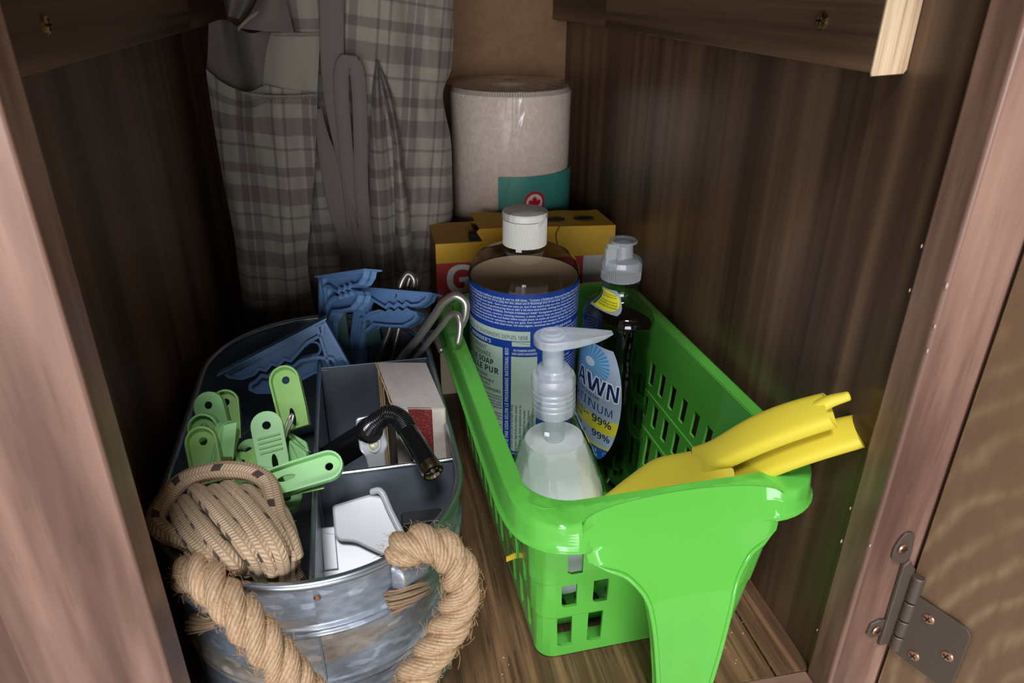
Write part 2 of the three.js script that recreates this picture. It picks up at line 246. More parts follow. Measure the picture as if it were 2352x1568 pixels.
// ---------- green plastic basket ----------
const M_green = std({ color: new THREE.Color().setRGB(0.13, 0.55, 0.068), roughness: 0.13, specularIntensity: 1, sheen: 0.1, sheenColor: new THREE.Color(0.7, 1, 0.6), sheenRoughness: 0.6 });
const BK = { x: 0.1475, z: -0.44, turn: 0.035 };
{
  const t = thing('basket', 'bright green slotted plastic basket with a drooping front handle, holding soap bottles', 'basket', [BK.x, 0, BK.z], BK.turn);
  const hx = (y) => 0.070 + 0.0098 * y / 0.125, hz = (y) => 0.1305 + 0.0145 * y / 0.125, RC = 0.0113, T = 0.0019;
  const bands = [[0.003, 0.0432, 0], [0.0428, 0.0748, 0.0008], [0.0744, 0.1372, 0.0016]];
  const rows = [[0.012, 0.0405], [0.0508, 0.0708], [0.081, 0.1012]];
  const parts = [];
  const slot = (cx, y0, y1, w) => { const p = new THREE.Path(); const c = 0.0022; const q = [[cx - w / 2, y1], [cx - w / 2, y0 + c], [cx - w / 2 + c * 1.1, y0], [cx + w / 2, y0], [cx + w / 2, y1]]; q.forEach((a, i) => (i ? p.lineTo(a[0], a[1]) : p.moveTo(a[0], a[1]))); p.closePath(); return p; };
  // side: 0 front, 1 right, 2 back, 3 left
  for (let side = 0; side < 4; side++) for (let b = 0; b < 3; b++) {
    const [y0, y1, off] = bands[b], along = side % 2 ? hz : hx, out = side % 2 ? hx : hz, mid = (y0 + y1) / 2, L = along(mid) - RC;
    const s = poly([[-L, y0], [L, y0], [L, y1], [-L, y1]]);
    const cols = side % 2 ? [-5.5, -4.5, -3.5, -2.5, -1.5, -0.5, 0.5, 1.5, 2.5, 3.5, 4.5, 5.5].map((k) => k * 0.0201 + 0.0028) : [-0.0548, -0.0352, 0.0352, 0.0548];
    for (const c of cols) if (abs(c) + 0.0052 < L) s.holes.push(slot(c, rows[b][0], rows[b][1], side % 2 ? 0.0092 : 0.0094));
    const g = new THREE.ExtrudeGeometry(s, { depth: T, bevelEnabled: false, curveSegments: 2 }), p = g.attributes.position;
    for (let i = 0; i < p.count; i++) {
      const y = p.getY(i), a = p.getX(i) / L * (along(y) - RC), d = out(y) + off + p.getZ(i) - T;
      const q = side === 0 ? [a, d] : side === 1 ? [d, -a] : side === 2 ? [-a, -d] : [-d, a];
      p.setXYZ(i, q[0], y, q[1]);
    }
    g.computeVertexNormals(); parts.push(g);
    // rounded corner after this side
    const sx = [1, 1, -1, -1][side], sz = [1, -1, -1, 1][side], a0 = [PI / 2, 0, -PI / 2, PI][side];
    const cg = (r, flip) => grid(8, 1, (u, v) => { const y = lerp(y0, y1, v), uu = flip ? 1 - u : u, a = a0 - uu * PI / 2, cx = (hx(y) - RC) * sx, cz = (hz(y) - RC) * sz, rr = RC + off - r; return [cx + rr * cos(a), y, cz + rr * sin(a)]; });
    parts.push(cg(0, false), cg(T, true));
    parts.push(grid(8, 1, (u, v) => { const y = y0, a = a0 - u * PI / 2, cx = (hx(y) - RC) * sx, cz = (hz(y) - RC) * sz, rr = RC + off - (1 - v) * T; return [cx + rr * cos(a), y, cz + rr * sin(a)]; }));
  }
  M('body', parts.map((g) => toCreasedNormals(g.index ? g.toNonIndexed() : g, 0.6)), M_green, t);
  // floor of the basket
  const rr = (a, b, r, n = 8) => smoothPolyCorner([[-a, -b], [a, -b], [a, b], [-a, b]], r, n);
  { const s = poly(rr(0.0693, 0.1298, 0.0125)); for (let i = -5; i <= 5; i++) for (let j = -2; j <= 2; j++) s.holes.push(new THREE.Path(smoothPolyCorner([[j * 0.024 - 0.008, i * 0.022 - 0.004], [j * 0.024 - 0.008, i * 0.022 + 0.004], [j * 0.024 + 0.008, i * 0.022 + 0.004], [j * 0.024 + 0.008, i * 0.022 - 0.004]], 0.002, 2).map((q) => P2(q[0], q[1])))); const g = ext(s, 0.0045, 0.002, 4, 3); g.rotateX(-PI / 2); M('base', g, M_green, t); }
  // rim: profile swept round the top; the flange is wider along the front
  {
    const a = 0.0806, b = 0.1448, r = 0.026, loop = [];
    const cs = [[a - r, b - r, PI / 2], [a - r, -b + r, 0], [-a + r, -b + r, -PI / 2], [-a + r, b - r, -PI]];
    cs.forEach(([cx, cz, a0], k) => {
      for (let i = 0; i <= 12; i++) { const an = a0 - i / 12 * PI / 2; loop.push([cx + r * cos(an), cz + r * sin(an), cos(an), sin(an)]); }
      const e = loop[loop.length - 1], c2 = cs[(k + 1) % 4], n2 = [c2[0] + r * cos(c2[2]), c2[1] + r * sin(c2[2])], m = k === 3 ? 72 : 14;
      for (let i = 1; i < m; i++) loop.push([lerp(e[0], n2[0], i / m), lerp(e[1], n2[1], i / m), e[2], e[3]]);
    });
    loop.push(loop[0]);
    const profile = (l) => { // inner lip, sloping flange, crisp bend, lip, bead, and back underneath; the bend is pulled in along an arc above the handle
      const fr = sstep(0.15, 0.97, l[3]), F0 = lerp(0.0100, 0.0168, fr), y1 = 0.1384 - lerp(0.0014, 0.0040, fr), x = abs(l[0]) / 0.0585, arc = l[3] > 0.95 && x < 1 ? sqrt(1 - x * x) : 0;
      const F = lerp(F0, 0.0050, arc), yF = lerp(y1, 0.1372, arc), D = F0 + 0.0022, p = [[0, 0.128], [0, 0.133], [0.0001, 0.1366], [0.0006, 0.1379], [0.0018, 0.1384]];
      for (let i = 1; i <= 6; i++) p.push([lerp(0.0018, F, i / 6), lerp(0.1384, yF, i / 6)]);
      const hid = sstep(0.3, 0.7, arc), D1 = lerp(D, F + 0.0012, hid), E = [D1, 0.1222], C = [F + 0.0012, yF - 0.0012];
      const bx = F + 0.0011, by = yF - 0.0013; p.push([F + 0.0005, yF - 0.0003], [F + 0.0009, yF - 0.0008], [bx, by]);
      for (let i = 1; i <= 10; i++) { const q = i / 10, w = 1 - q; p.push([w * w * bx + 2 * w * q * max(C[0], bx) + q * q * E[0], w * w * by + 2 * w * q * min(C[1], by) + q * q * E[1]]); }
      p.push([D1 + 0.0004, 0.1212], [D1 + 0.0014, 0.1203], [D1 + 0.0021, 0.1197], [D1 + 0.0021, 0.1188], [D1 + 0.0008, 0.1186], [D1 - 0.0016, 0.1222], [F - 0.0008, yF - 0.0024], [0.0032, 0.1364], [0.0019, 0.134], [0.0019, 0.128], [0, 0.128]);
      return p;
    };
    const profs = loop.map(profile), np = profs[0].length - 1, n = loop.length - 1;
    const g = grid(n, np, (u, v) => { const k = Math.round(u * n), l = loop[k], q = profs[k][Math.round(v * np)]; return [l[0] + l[2] * q[0], q[1], l[1] + l[3] * q[0]]; }, null, true);
    g.index.array.reverse();
    M('rim', toCreasedNormals(g.toNonIndexed(), 0.75), M_green, t);
  }
  // drooping front handle
  {
    const k = [[0.1125, 0.1688, 0.0545], [0.109, 0.1712, 0.0465], [0.1053, 0.1732, 0.037], [0.0995, 0.1762, 0.0305], [0.092, 0.1798, 0.0258], [0.0785, 0.1836, 0.0228], [0.05, 0.1865, 0.019], [0.029, 0.1873, 0.0165], [0.013, 0.1872, 0.0152], [0.006, 0.1862, 0.0125]];
    const c = new THREE.CatmullRomCurve3(k.map((q) => V(q[0], q[1], q[2])), false, 'centripetal'), n1 = 22, n2 = 46, rowsN = n1 + n2, pts = c.getPoints(n2);
    const cols = []; for (let i = 0; i <= 36; i++) cols.push(-1 + i / 18);
    const nc = cols.length + 3;
    const face = (dz, rev) => grid(nc, rowsN, (u, v) => { // the upper rows run from the arc in the flange down into the handle
      let i = Math.round(u * nc); if (rev) i = nc - i; const j = Math.round(v * rowsN), q = pts[max(0, j - n1)], low = sstep(0.118, 0.100, q.x);
      const e = i < 2 ? 2 - i : i > cols.length + 1 ? i - cols.length - 1 : 0, x = e ? (i < 2 ? -1 : 1) : cols[i - 2];
      const back = e === 1 ? 0.0012 : e === 2 ? 0.0062 : 0, inward = dz ? 0.0014 * sign0(x) * (e ? 1 : 0) : 0, sx = e === 1 ? 0.0009 : e === 2 ? 0.0011 : 0;
      let X = x * q.z - inward + sx * sign0(x), Y = q.x, Z = q.y - back * (0.35 + 0.65 * low) - 0.0014 * low * (1 - x * x) - 0.0034 * (1 - low) * pow(abs(x), 4);
      if (j < n1) { const f = j / n1, w = 1 - f, arc = sqrt(max(0, 1 - x * x)), F = lerp(0.0168, 0.0050, arc), yF = lerp(0.1344, 0.1372, arc), tx = x * 0.0583, ty = yF + 0.0002, tz = 0.1448 + F + 0.0006 - (e ? back * 0.35 : 0), my = lerp(0.1225, 0.1290, arc), mz = 0.1448 + lerp(lerp(0.0177, F, sstep(0, 0.5, arc)), lerp(0.0180, 0.0200, arc), lerp(0.85, 0.62, arc)) - (e ? back * 0.35 : 0); X = w * w * tx + 2 * w * f * (x * 0.0582) + f * f * X; Y = w * w * ty + 2 * w * f * my + f * f * Y; Z = w * w * tz + 2 * w * f * mz + f * f * Z; }
      return [X, Y, Z - dz];
    });
    function sign0(x) { return x < 0 ? -1 : 1; }
    const f = toCreasedNormals(face(0, true).toNonIndexed(), 1.0), bk = toCreasedNormals(face(0.0018, false).toNonIndexed(), 1.0);
    const edge = [-1, 1].map((sd) => tube([...Array(24)].map((_, i) => { const q = pts[Math.round(i / 23 * n2)], low = sstep(0.118, 0.100, q.x); return V(sd * q.z, q.x, q.y - 0.0003 - 0.0034 * (1 - low)); }), (w) => 0.0013 * sstep(0, 0.12, w) + 0.0002, 90, 8));
    M('handle', [f, bk, ...edge], M_green, t);
  }
}

// ---------- big clear soap bottle with a printed blue label ----------
const glassy = (r, g, b, o = {}) => std({ color: srgb(r, g, b), roughness: 0.04, transmission: 1, thickness: 0, ior: 1.5, ...o });
const M_frost = std({ color: srgb(246, 250, 253), roughness: 0.22, transmission: 0.72, thickness: 0, ior: 1.48, specularIntensity: 1 });
const FB = 0.0052; // top of the basket floor
{
  const bx = 0.1178, bz = -0.5255, R = 0.0445;
  const t = thing('soap_bottle', 'large clear soap bottle with white flip cap and blue label crowded with small white print', 'bottle', [bx, FB, bz]);
  const S = (p) => p.map(([r, y]) => [r, y - FB]);
  M('bottle', lathe(S([[0, FB], [0.036, FB], [0.0425, 0.0085], [R - 0.0006, 0.0145], [R - 0.0006, 0.165], [R - 0.0002, 0.178], [0.0437, 0.1835], [0.0412, 0.1895], [0.0362, 0.1945], [0.029, 0.198], [0.0215, 0.2], [0.0172, 0.2012], [0.0166, 0.2035], [0.0166, 0.2055]]), 72, 0.9), glassy(226, 212, 196, { roughness: 0.08 }), t);
  M('liquid', lathe(S([[0, 0.0068], [0.035, 0.0068], [0.0418, 0.0096], [R - 0.0022, 0.0155], [R - 0.0022, 0.036], [0, 0.036]]), 64, 0.6), std({ color: srgb(255, 255, 255), roughness: 0.02, transmission: 1, thickness: 0.08, ior: 1.34, attenuationColor: srgb(224, 196, 150), attenuationDistance: 0.2 }), t);
  // cap: ribbed skirt, flip lid with a broken tab
  const rib = (u) => 0.0171 + 0.00028 * (0.5 + 0.5 * sin(u * 2 * PI * 84));
  const capM = std({ color: srgb(232, 230, 218), roughness: 0.42 });
  const cap = M('cap', [grid(504, 2, (u, v) => { const a = u * 2 * PI, r = rib(u); return [r * sin(a), lerp(0.2036, 0.2236, v) - FB, r * cos(a)]; }, null, true), lathe(S([[0, 0.2236], [0.0173, 0.2236]].reverse()), 48, 0.5), lathe(S([[0.0155, 0.2032], [0.0172, 0.2034], [0.0172, 0.2038]]), 48, 0.6)], capM, t);
  M('lid', lathe(S([[0.0172, 0.2239], [0.01765, 0.2242], [0.01775, 0.2285], [0.0172, 0.2296], [0.016, 0.2301], [0, 0.2302]]), 64, 0.5), capM, cap);
  { const tab = ext(poly([[-0.0042, -0.0012], [0.0046, 0.0012], [0.0046, 0.0035], [0.001, 0.0022], [-0.0028, 0.0014], [-0.0036, -0.0030], [-0.0044, -0.0032]]), 0.0011, 0.0002); tab.translate(0, 0.2232 - FB, 0.0174).rotateY(0.62); M('broken_tab', tab, capM, cap); }
  // label
  const BL = '#1e44a6', MINT = '#d2e4d4';
  const tex = ctex(2048, 1061, (g, W, H) => { // 2048 pixels round 360 degrees, 145 mm high
    const X = (deg) => (deg + 180) / 360 * W, Y = (y) => (0.178 - y) / 0.145 * H, MM = H / 145;
    g.fillStyle = BL; g.fillRect(0, 0, W, H); g.textBaseline = 'alphabetic';
    const txt = (s, deg, y, px, { col = '#e9f0f6', w = 'bold ', font = 'sans-serif', al = 'left', wid } = {}) => { g.fillStyle = col; g.font = w + px + 'px ' + font; g.textAlign = al; wid ? g.fillText(s, X(deg), Y(y), wid) : g.fillText(s, X(deg), Y(y)); };
    const lines = ['to free all mankind free, instantly 6 billion strong & we\'re All-One. "Listen Children Eternal Father Eternally One!" Exceptions eternally? None!', '1st: If I\'m not for me, who am I? Nobody! 2nd: Yet, if I\'m only for me, what am I? Nothing! 3rd: If not now, when? Once more: Unless constructive', 'selfish work! Exceptions none!! 4th: Only hard work - God\'s Law can save us, but if we teach only our clan, we\'re all hated then! So, we must teach', 'friend & enemy, hard work, free speech, press-&-profitsharing Moral ABC\'s All-One-God-Faith, uniting the whole human race! For we\'re All-One', 'brave brave since the year One: "LISTEN CHILDREN ETERNAL FATHER ETERNALLY ONE!" Exceptions eternally? Absolute none! 5th: Whatever unites', 'mankind is better than what divides, but classless, raceless, starving masses, a slave, never free nor brave! Only if constructive-selfish I work hard', 'for I must teach the Moral ABC\'s All-One-God-Faith the real Rabbi Hillel taught Jesus to unite all mankind free! 6th: Have courage, be just, be', 'wise: your God, half-truth our enemy, hard work our salvation, unity our goal, free speech our weapon, All-One our soul! 7th: full truth our God', 'whatsoever than you measure, take him at his best; with that lever, lift him higher, overlook the rest! For we\'re All-One or none! Exceptions none'];
    lines.forEach((s, i) => { const y = 0.1725 - i * 0.00262; g.save(); g.beginPath(); g.rect(X(-112), Y(y + 0.003), X(100) - X(-112), 30); g.clip(); txt(s, -112, y, i ? 15.5 : 18.5, { wid: X(104) - X(-112) + (i ? 40 : 130) }); g.restore(); if (!i) { g.fillStyle = '#d0dcea'; g.fillRect(X(-112), Y(y) + 5, X(100) - X(-112), 1.6); } });
    txt('DILUTE! DILUTE! OK!', 13, 0.1475, 19);
    for (let i = 0; i < 7; i++) txt(['Always dilute well! First applied to wet hands or body', 'shave-wash-face-body, hair! Then wash other life', 'Get it in your eyes, rinse at once for 15 minutes', 'Keep cap tightly closed! Dilute for good clean lather', 'A drop is best for family life! Enjoy only two', 'cosmetics, enough sleep & pure soap, to clear mind', 'body spirit soul, instantly uniting one! All-One!'][i], 18, 0.1445 - i * 0.0026, 14, { wid: 330 });
    txt('DILUEZ! DILUEZ! OK!', 13, 0.1195, 18);
    for (let i = 0; i < 26; i++) txt('appliquer sur les mains mouillees ou le corps, rincer a l\'eau', 16, 0.1165 - i * 0.0026, 13, { wid: 330 });
    // banner
    g.fillStyle = MINT; g.fillRect(X(-150), Y(0.1475), X(-5.5) - X(-150), 8.6 * MM); g.strokeStyle = '#20365f'; g.lineWidth = 1.2; g.strokeRect(X(-150), Y(0.1475), X(-5.5) - X(-150), 8.6 * MM);
    txt('UNE FAMILLE DE SAVONNIERS DEPUIS 1858', -8, 0.1403, 34, { col: '#1c2f55', al: 'right', w: '', wid: 520 });
    g.fillStyle = MINT; g.beginPath(); g.moveTo(X(-24), Y(0.1385)); g.lineTo(X(-5.5), Y(0.1385)); g.lineTo(X(-5.5), Y(0.1345)); g.lineTo(X(-24), Y(0.1345)); g.closePath(); g.fill(); g.strokeStyle = '#20365f'; g.beginPath(); g.moveTo(X(-24), Y(0.1385)); g.lineTo(X(-5.5), Y(0.1362)); g.stroke();
    txt("DR. BRONNER'S", -47, 0.1338, 34, { al: 'right' });
    // left panel
    g.fillStyle = MINT; g.fillRect(X(-120), Y(0.1322), X(-33.5) - X(-120), Y(0.036) - Y(0.1322));
    const D = { col: '#17233c', al: 'right' };
    txt('PURE PEPPERMINT', -53, 0.1263, 38, { ...D, w: '', wid: 300 }); txt('MENTHE POIVRÉE', -47, 0.121, 38, { ...D, w: '', wid: 300 });
    txt('CASTILE SOAP', -44, 0.1147, 48, { ...D, wid: 330 }); txt('CASTILLE PUR', -38, 0.1075, 54, { ...D, wid: 400 });
    g.font = '24px sans-serif'; txt('FAIR TRADE', -52, 0.1022, 24, D); txt('COMMERCE ÉQUITABLE', -44, 0.0985, 22, D); txt('ORGANIC OILS', -49, 0.0948, 22, D); txt('HUILES BIOLOGIQUES', -36, 0.0908, 23, D);
    ['Water, Organic Cocos Nucifera (Coconut)/', 'Palm Kernel* Elaeis Guineensis (Palm)/', 'Oil* Olea Europaea, Mentha Arvensis, Can-', 'nabis, Simmondsia Chinensis (Jojoba) Seed', 'Oil, Citric Acid, Tocopherol', '', '*Certified Organic / Certifie Biologiques', '**Certified Fair Trade / de Commerce Equitable', 'Contains natural glycerin / retient la glycerine', '', 'May thicken below 22 C / Consistant', 'devient liquide a partir de 22 C', '', 'As human spirit, be generous,', 'fair & loving to Spaceship Earth', 'and all its inhabitants. For we\'re', 'ALL-ONE OR NONE! ALL-ONE!', '', 'Net 946 mL / 32 fl oz'].forEach((s, i) => txt(s, -34.5, 0.0865 - i * 0.00265, 17, { ...D, wid: 330 }));
    // vertical strip
    g.save(); g.translate(X(-27.2), Y(0.0335)); g.rotate(-PI / 2); g.fillStyle = '#e6eef4'; g.font = 'bold 30px sans-serif'; g.textAlign = 'left'; g.fillText('CERTIFIÉ PAR USDA SELON LE PROGRAMME NATIONAL BIO', 0, 0, 725); g.restore();
    txt('NO FOAMING AGENTS', -11.2, 0.1302, 19, { al: 'center', wid: 128 }); txt('SANS AGENTS MOUSSANTS', -11.2, 0.1272, 19, { al: 'center', wid: 146 });
    g.fillStyle = MINT; g.fillRect(X(-24.6), Y(0.1256), X(2) - X(-24.6), Y(0.037) - Y(0.1256));
    g.save(); g.translate(X(-22.6), Y(0.0385)); g.rotate(-PI / 2); g.fillStyle = '#1d2942'; g.font = 'bold 18px sans-serif';
    ['works, scalp & soothing body rub, add dash on bath towel in sink of hot water. Wring', 'out. Massage with fingertips. Repeat til arms, legs & all are rubbed, always', 'towards heart. Rinse towel in plain hot water: les soins apaisants pour le', 'lavements du visage, des cheveux & un evier rempli d\'eau chaude.', 'serviette de bain. Tordez. Massez avec le bout des doigts. Repetez', 'tous les membres vers le coeur! Rincez la serviette d\'eau'].forEach((s, i) => g.fillText(s, 0, i * 25, 632)); g.restore();
    txt('All-One! All-One! Peppermint', -33, 0.0342, 13);
  });
  tex.anisotropy = 8;
  const lg = new THREE.CylinderGeometry(R, R, 0.145, 96, 1, true, -PI, 2 * PI); lg.translate(0, 0.033 + 0.0725 - FB, 0);
  const lin = new THREE.CylinderGeometry(R - 0.0015, R - 0.0015, 0.1448, 96, 1, true); lin.translate(0, 0.033 + 0.0725 - FB, 0); M('label_back', lin, std({ color: srgb(236, 230, 218), roughness: 0.7 }), t, 'pale back of the label');
  M('label', lg, std({ map: tex, roughness: 0.36 }), t, 'blue label with white print and pale green panels');
}

// ---------- clear cone bottle with a pump and white soap ----------
{
  const t = thing('soap_pump_bottle', 'clear cone-shaped pump bottle half full of white liquid soap', 'bottle', [0.1128, FB, -0.3815]);
  t.rotation.set(0.02, 0, 0.052);
  const S = (p) => p.map(([r, y]) => [r, y - FB]);
  const prof = [[0.0352, 0.0215], [0.0353, 0.045], [0.0349, 0.068], [0.0338, 0.0792], [0.0302, 0.0921], [0.0249, 0.110], [0.0211, 0.1204], [0.0165, 0.1325], [0.0138, 0.1405], [0.0131, 0.145], [0.0131, 0.150]];
  const rs = (p, n = 60) => new THREE.CatmullRomCurve3(p.map((q) => V(q[0], q[1], 0)), false, 'centripetal').getPoints(n).map((q) => [max(0, q.x), q.y]);
  const outer = rs([[0.026, FB], [0.032, 0.0085], [0.0348, 0.0145], ...prof]);
  M('bottle', lathe(S([[0, FB], ...outer]), 72, 0.9), glassy(246, 250, 249, { ior: 1.62, roughness: 0.05 }), t);
  M('liquid', lathe(S([[0, 0.0072], ...rs([[0.0255, 0.0072], [0.031, 0.0095], [0.0328, 0.015], [0.0334, 0.022], [0.0335, 0.045], [0.0331, 0.0675], [0.0319, 0.0787], [0.0283, 0.0916], [0.0229, 0.1095], [0.0196, 0.1190]]), [0.0190, 0.1196], [0.017, 0.1193], [0, 0.1190]]), 72, 0.8), std({ color: srgb(246, 248, 244), roughness: 0.35, specularIntensity: 0.7 }), t, 'white liquid soap');
  M('dip_tube', lathe(S([[0.0066, 0.1192], [0.0068, 0.136], [0.0078, 0.1405], [0.0078, 0.147], [0, 0.147]]), 32, 0.6), M_frost, t);
  const col = [[0.0137, 0.1408], [0.0139, 0.1418]]; for (let i = 0; i < 4; i++) { const y = 0.1465 + i * 0.0038; col.push([0.0139, y], [0.0132, y + 0.0008], [0.0132, y + 0.0014], [0.0139, y + 0.0022]); } col.push([0.0139, 0.166], [0.0131, 0.1683], [0.011, 0.1692], [0.0106, 0.1722], [0.0095, 0.1735], [0.0069, 0.1738]);
  M('collar', lathe(S(col), 56, 0.5), M_frost, t);
  const pump = new THREE.Group(); pump.name = 'pump_head'; t.add(pump);
  M('stem', lathe(S([[0.0067, 0.170], [0.0067, 0.1895]]), 32, 0), M_frost, pump);
  { // flat round head drawn out into a pointed beak
    const o = []; for (let i = 0; i <= 18; i++) { const an = PI * 0.42 + i / 18 * PI * 1.16; o.push([0.0118 * cos(an), 0.0118 * sin(an)]); } o.push([0.014, -0.0098], [0.028, -0.0056], [0.0375, -0.0026], [0.0375, 0.0026], [0.028, 0.0056], [0.014, 0.0098]);
    const g = ext(poly(o), 0.0062, 0.0014, 8, 4), p = g.attributes.position; // shape in x, y; height along z
    for (let i = 0; i < p.count; i++) { const x = p.getX(i), y = p.getY(i), h = p.getZ(i) / 0.0062, q = clamp(x / 0.0375, 0, 1); const low = 1 - h; p.setXYZ(i, x - 0.0062 * low * pow(q, 5), 0.1893 - FB + 0.0062 * h * (1 - 0.38 * q) + 0.0012 * q, y); }
    g.computeVertexNormals(); g.rotateY(-0.12); M('beak', toCreasedNormals(g, 0.7), M_frost, pump);
    M('cup', lathe(S([[0.0067, 0.1875], [0.0095, 0.1885], [0.0104, 0.1905]]), 40, 0.5), M_frost, pump);
    M('button', lathe(S([[0.0082, 0.1952], [0.0082, 0.1962], [0.0072, 0.197], [0.0056, 0.1968], [0.0048, 0.1976], [0.0036, 0.1976], [0.0026, 0.197], [0, 0.1971]]), 40, 0.5), M_frost, pump);
  }
}

// ---------- dark dish soap bottle ----------
{
  const t = thing('dish_soap_bottle', 'dark blue dish soap bottle with clear push-pull cap and silver-blue front label', 'bottle', [0.1825, FB, -0.4805]);
  const NA = -70 * PI / 180; // direction the label faces
  const k = [[0.004, 0.7], [0.0058, 0.9], [0.010, 0.98], [0.03, 1.0], [0.087, 0.995], [0.118, 0.985], [0.1265, 0.955], [0.132, 0.955], [0.142, 0.985], [0.155, 0.985], [0.1605, 0.95], [0.1665, 0.82], [0.174, 0.62], [0.181, 0.49]];
  const kc = new THREE.CatmullRomCurve3(k.map((q) => V(q[0], q[1], 0)), false, 'centripetal'), kp = kc.getPoints(60);
  const sc = (y) => { for (let i = 1; i < kp.length; i++) if (kp[i].x >= y) return lerp(kp[i - 1].y, kp[i].y, (y - kp[i - 1].x) / (kp[i].x - kp[i - 1].x + 1e-9)); return kp[kp.length - 1].y; };
  const a0 = 0.0312, b0 = 0.0226;
  const surf = (psi, y, off = 0) => { // psi from the label normal; neck becomes round
    const s = sc(y), rd = sstep(0.163, 0.182, y), a = lerp(a0 * s, 0.0132, rd) + off, b = lerp(b0 * s, 0.0132, rd) + off, ex = lerp(0.82, 1, rd);
    const c = cos(psi), q = sin(psi), X = a * Math.sign(q) * pow(abs(q), ex), Z = b * Math.sign(c) * pow(abs(c), ex);
    return [X * cos(NA) + Z * sin(NA), y - FB, -X * sin(NA) + Z * cos(NA)];
  };
  const shell = grid(72, 70, (u, v) => { const y = lerp(FB, 0.187, v); return surf(u * 2 * PI, y); }, null, true);
  M('bottle', [shell, grid(72, 1, (u, v) => { const p = surf(u * 2 * PI, FB); return v < 0.5 ? [0, 0, 0] : p; })], glassy(226, 236, 238, { ior: 1.62 }), t);
  const liq = [grid(72, 60, (u, v) => { const y = lerp(FB + 0.002, 0.1545, v); return surf(u * 2 * PI, y, -0.0016); }, null, true), grid(72, 1, (u, v) => { const p = surf(u * 2 * PI, 0.1545, -0.0016); return v > 0.5 ? [0, p[1], 0] : p; }), grid(72, 1, (u, v) => { const p = surf(u * 2 * PI, FB + 0.002, -0.0016); return v < 0.5 ? [0, p[1], 0] : p; })];
  M('liquid', liq, std({ color: srgb(255, 255, 255), roughness: 0.03, transmission: 1, thickness: 0.05, ior: 1.36, attenuationColor: srgb(44, 48, 104), attenuationDistance: 0.012 }), t, 'dark blue dish soap');
  const S = (p) => p.map(([r, y]) => [r, y - FB]);
  M('neck_ring', lathe(S([[0.0132, 0.1835], [0.0146, 0.1842], [0.0146, 0.1852], [0.0132, 0.186]]), 40, 0.4), glassy(226, 236, 238), t);
  const cap = M('cap', [grid(300, 1, (u, v) => { const an = u * 2 * PI, r = 0.0150 + 0.0002 * sin(u * 2 * PI * 60); return [r * sin(an), lerp(0.1872, 0.1945, v) - FB, r * cos(an)]; }, null, true), lathe(S([[0.0152, 0.1945], [0.0155, 0.1952], [0.0155, 0.1995], [0.0146, 0.2022], [0.0126, 0.2036], [0.0088, 0.2042], [0.008, 0.2046], [0.0074, 0.2135], [0.007, 0.214]]), 44, 0.5), lathe(S([[0.0132, 0.1872], [0.0152, 0.1872]]), 44, 0)], M_frost, t);
  const knob = M('push_knob', lathe(S([[0.0068, 0.2125], [0.0085, 0.2142], [0.0102, 0.2152], [0.0104, 0.2166], [0.0095, 0.2172], [0.006, 0.2171], [0.0045, 0.2163], [0.0028, 0.2167], [0, 0.2168]]), 40, 0.5), M_frost, cap);
  // snap-on bracket at the left of the knob
  const br = [box(-0.0042, 0.0042, 0.1985 - FB, 0.2125 - FB, -0.0025, 0.0025, 0.0008), box(-0.0032, 0.006, 0.2118 - FB, 0.2158 - FB, -0.0022, 0.0022, 0.0008)].map((g) => g.translate(-0.0105, 0, 0.0035));
  M('bracket', br, M_frost, cap);
  // front label
  const tex = ctex(640, 1100, (g, W, H) => {
    const gr = g.createLinearGradient(0, 0, W, H); gr.addColorStop(0, '#b9c6da'); gr.addColorStop(0.5, '#a9b9d2'); gr.addColorStop(1, '#c3cfdf'); g.fillStyle = gr; g.fillRect(0, 0, W, H);
    const r = rng(8); for (let i = 0; i < 60; i++) { g.fillStyle = `rgba(235,242,250,${0.05 + 0.1 * r()})`; g.beginPath(); g.arc(r() * W, r() * H, 20 + 60 * r(), 0, 7); g.fill(); }
    g.save(); g.translate(300, 190); for (let i = 0; i < 90; i++) { g.rotate(2 * PI / 90); g.fillStyle = i % 3 ? 'rgba(40,140,214,.55)' : 'rgba(150,210,245,.8)'; g.beginPath(); g.moveTo(0, 0); g.lineTo(190, -8); g.lineTo(190, 8); g.fill(); } g.fillStyle = '#e8f6ff'; g.beginPath(); g.arc(0, 0, 40, 0, 7); g.fill(); g.restore();
    g.save(); g.translate(20, 420); g.transform(1, 0.1, -0.05, 1, 0, 0); g.font = 'bold 215px sans-serif'; g.lineWidth = 26; g.strokeStyle = '#f2f6fb'; g.lineJoin = 'round'; g.strokeText('DAWN', 0, 0, 590); g.fillStyle = '#1c2c68'; g.fillText('DAWN', 0, 0, 590); g.restore();
    g.save(); g.translate(20, 478); g.transform(1, 0.1, 0, 1, 0, 0); g.fillStyle = '#2a3b70'; g.font = 'bold 40px sans-serif'; g.fillText('ULTRA CONCENTRÉ', 20, 0, 420); g.font = '112px sans-serif'; g.fillStyle = '#22356e'; g.fillText('PLATINUM', 0, 108, 580); g.restore();
    const band = (y0, y1, col) => { g.fillStyle = col; g.beginPath(); g.moveTo(0, y0); g.quadraticCurveTo(W * 0.5, y0 + 70, W, y0 + 50); g.lineTo(W, y1 + 50); g.quadraticCurveTo(W * 0.5, y1 + 70, 0, y1); g.fill(); };
    band(625, 765, '#f1e33a'); band(905, 925, '#f1e33a'); band(925, 1300, '#2b62bd');
    const line = (s, x, y, px, col, w) => { g.save(); g.translate(x, y); g.transform(1, 0.1, 0, 1, 0, 0); g.fillStyle = col; g.font = 'bold ' + px + 'px sans-serif'; g.fillText(s, 0, 0, w); g.restore(); };
    line('REMOVES=', 30, 690, 62, '#26366e', 300); line('GREASE', 60, 745, 56, '#26366e', 250); line('99%', 345, 735, 104, '#26366e', 230);
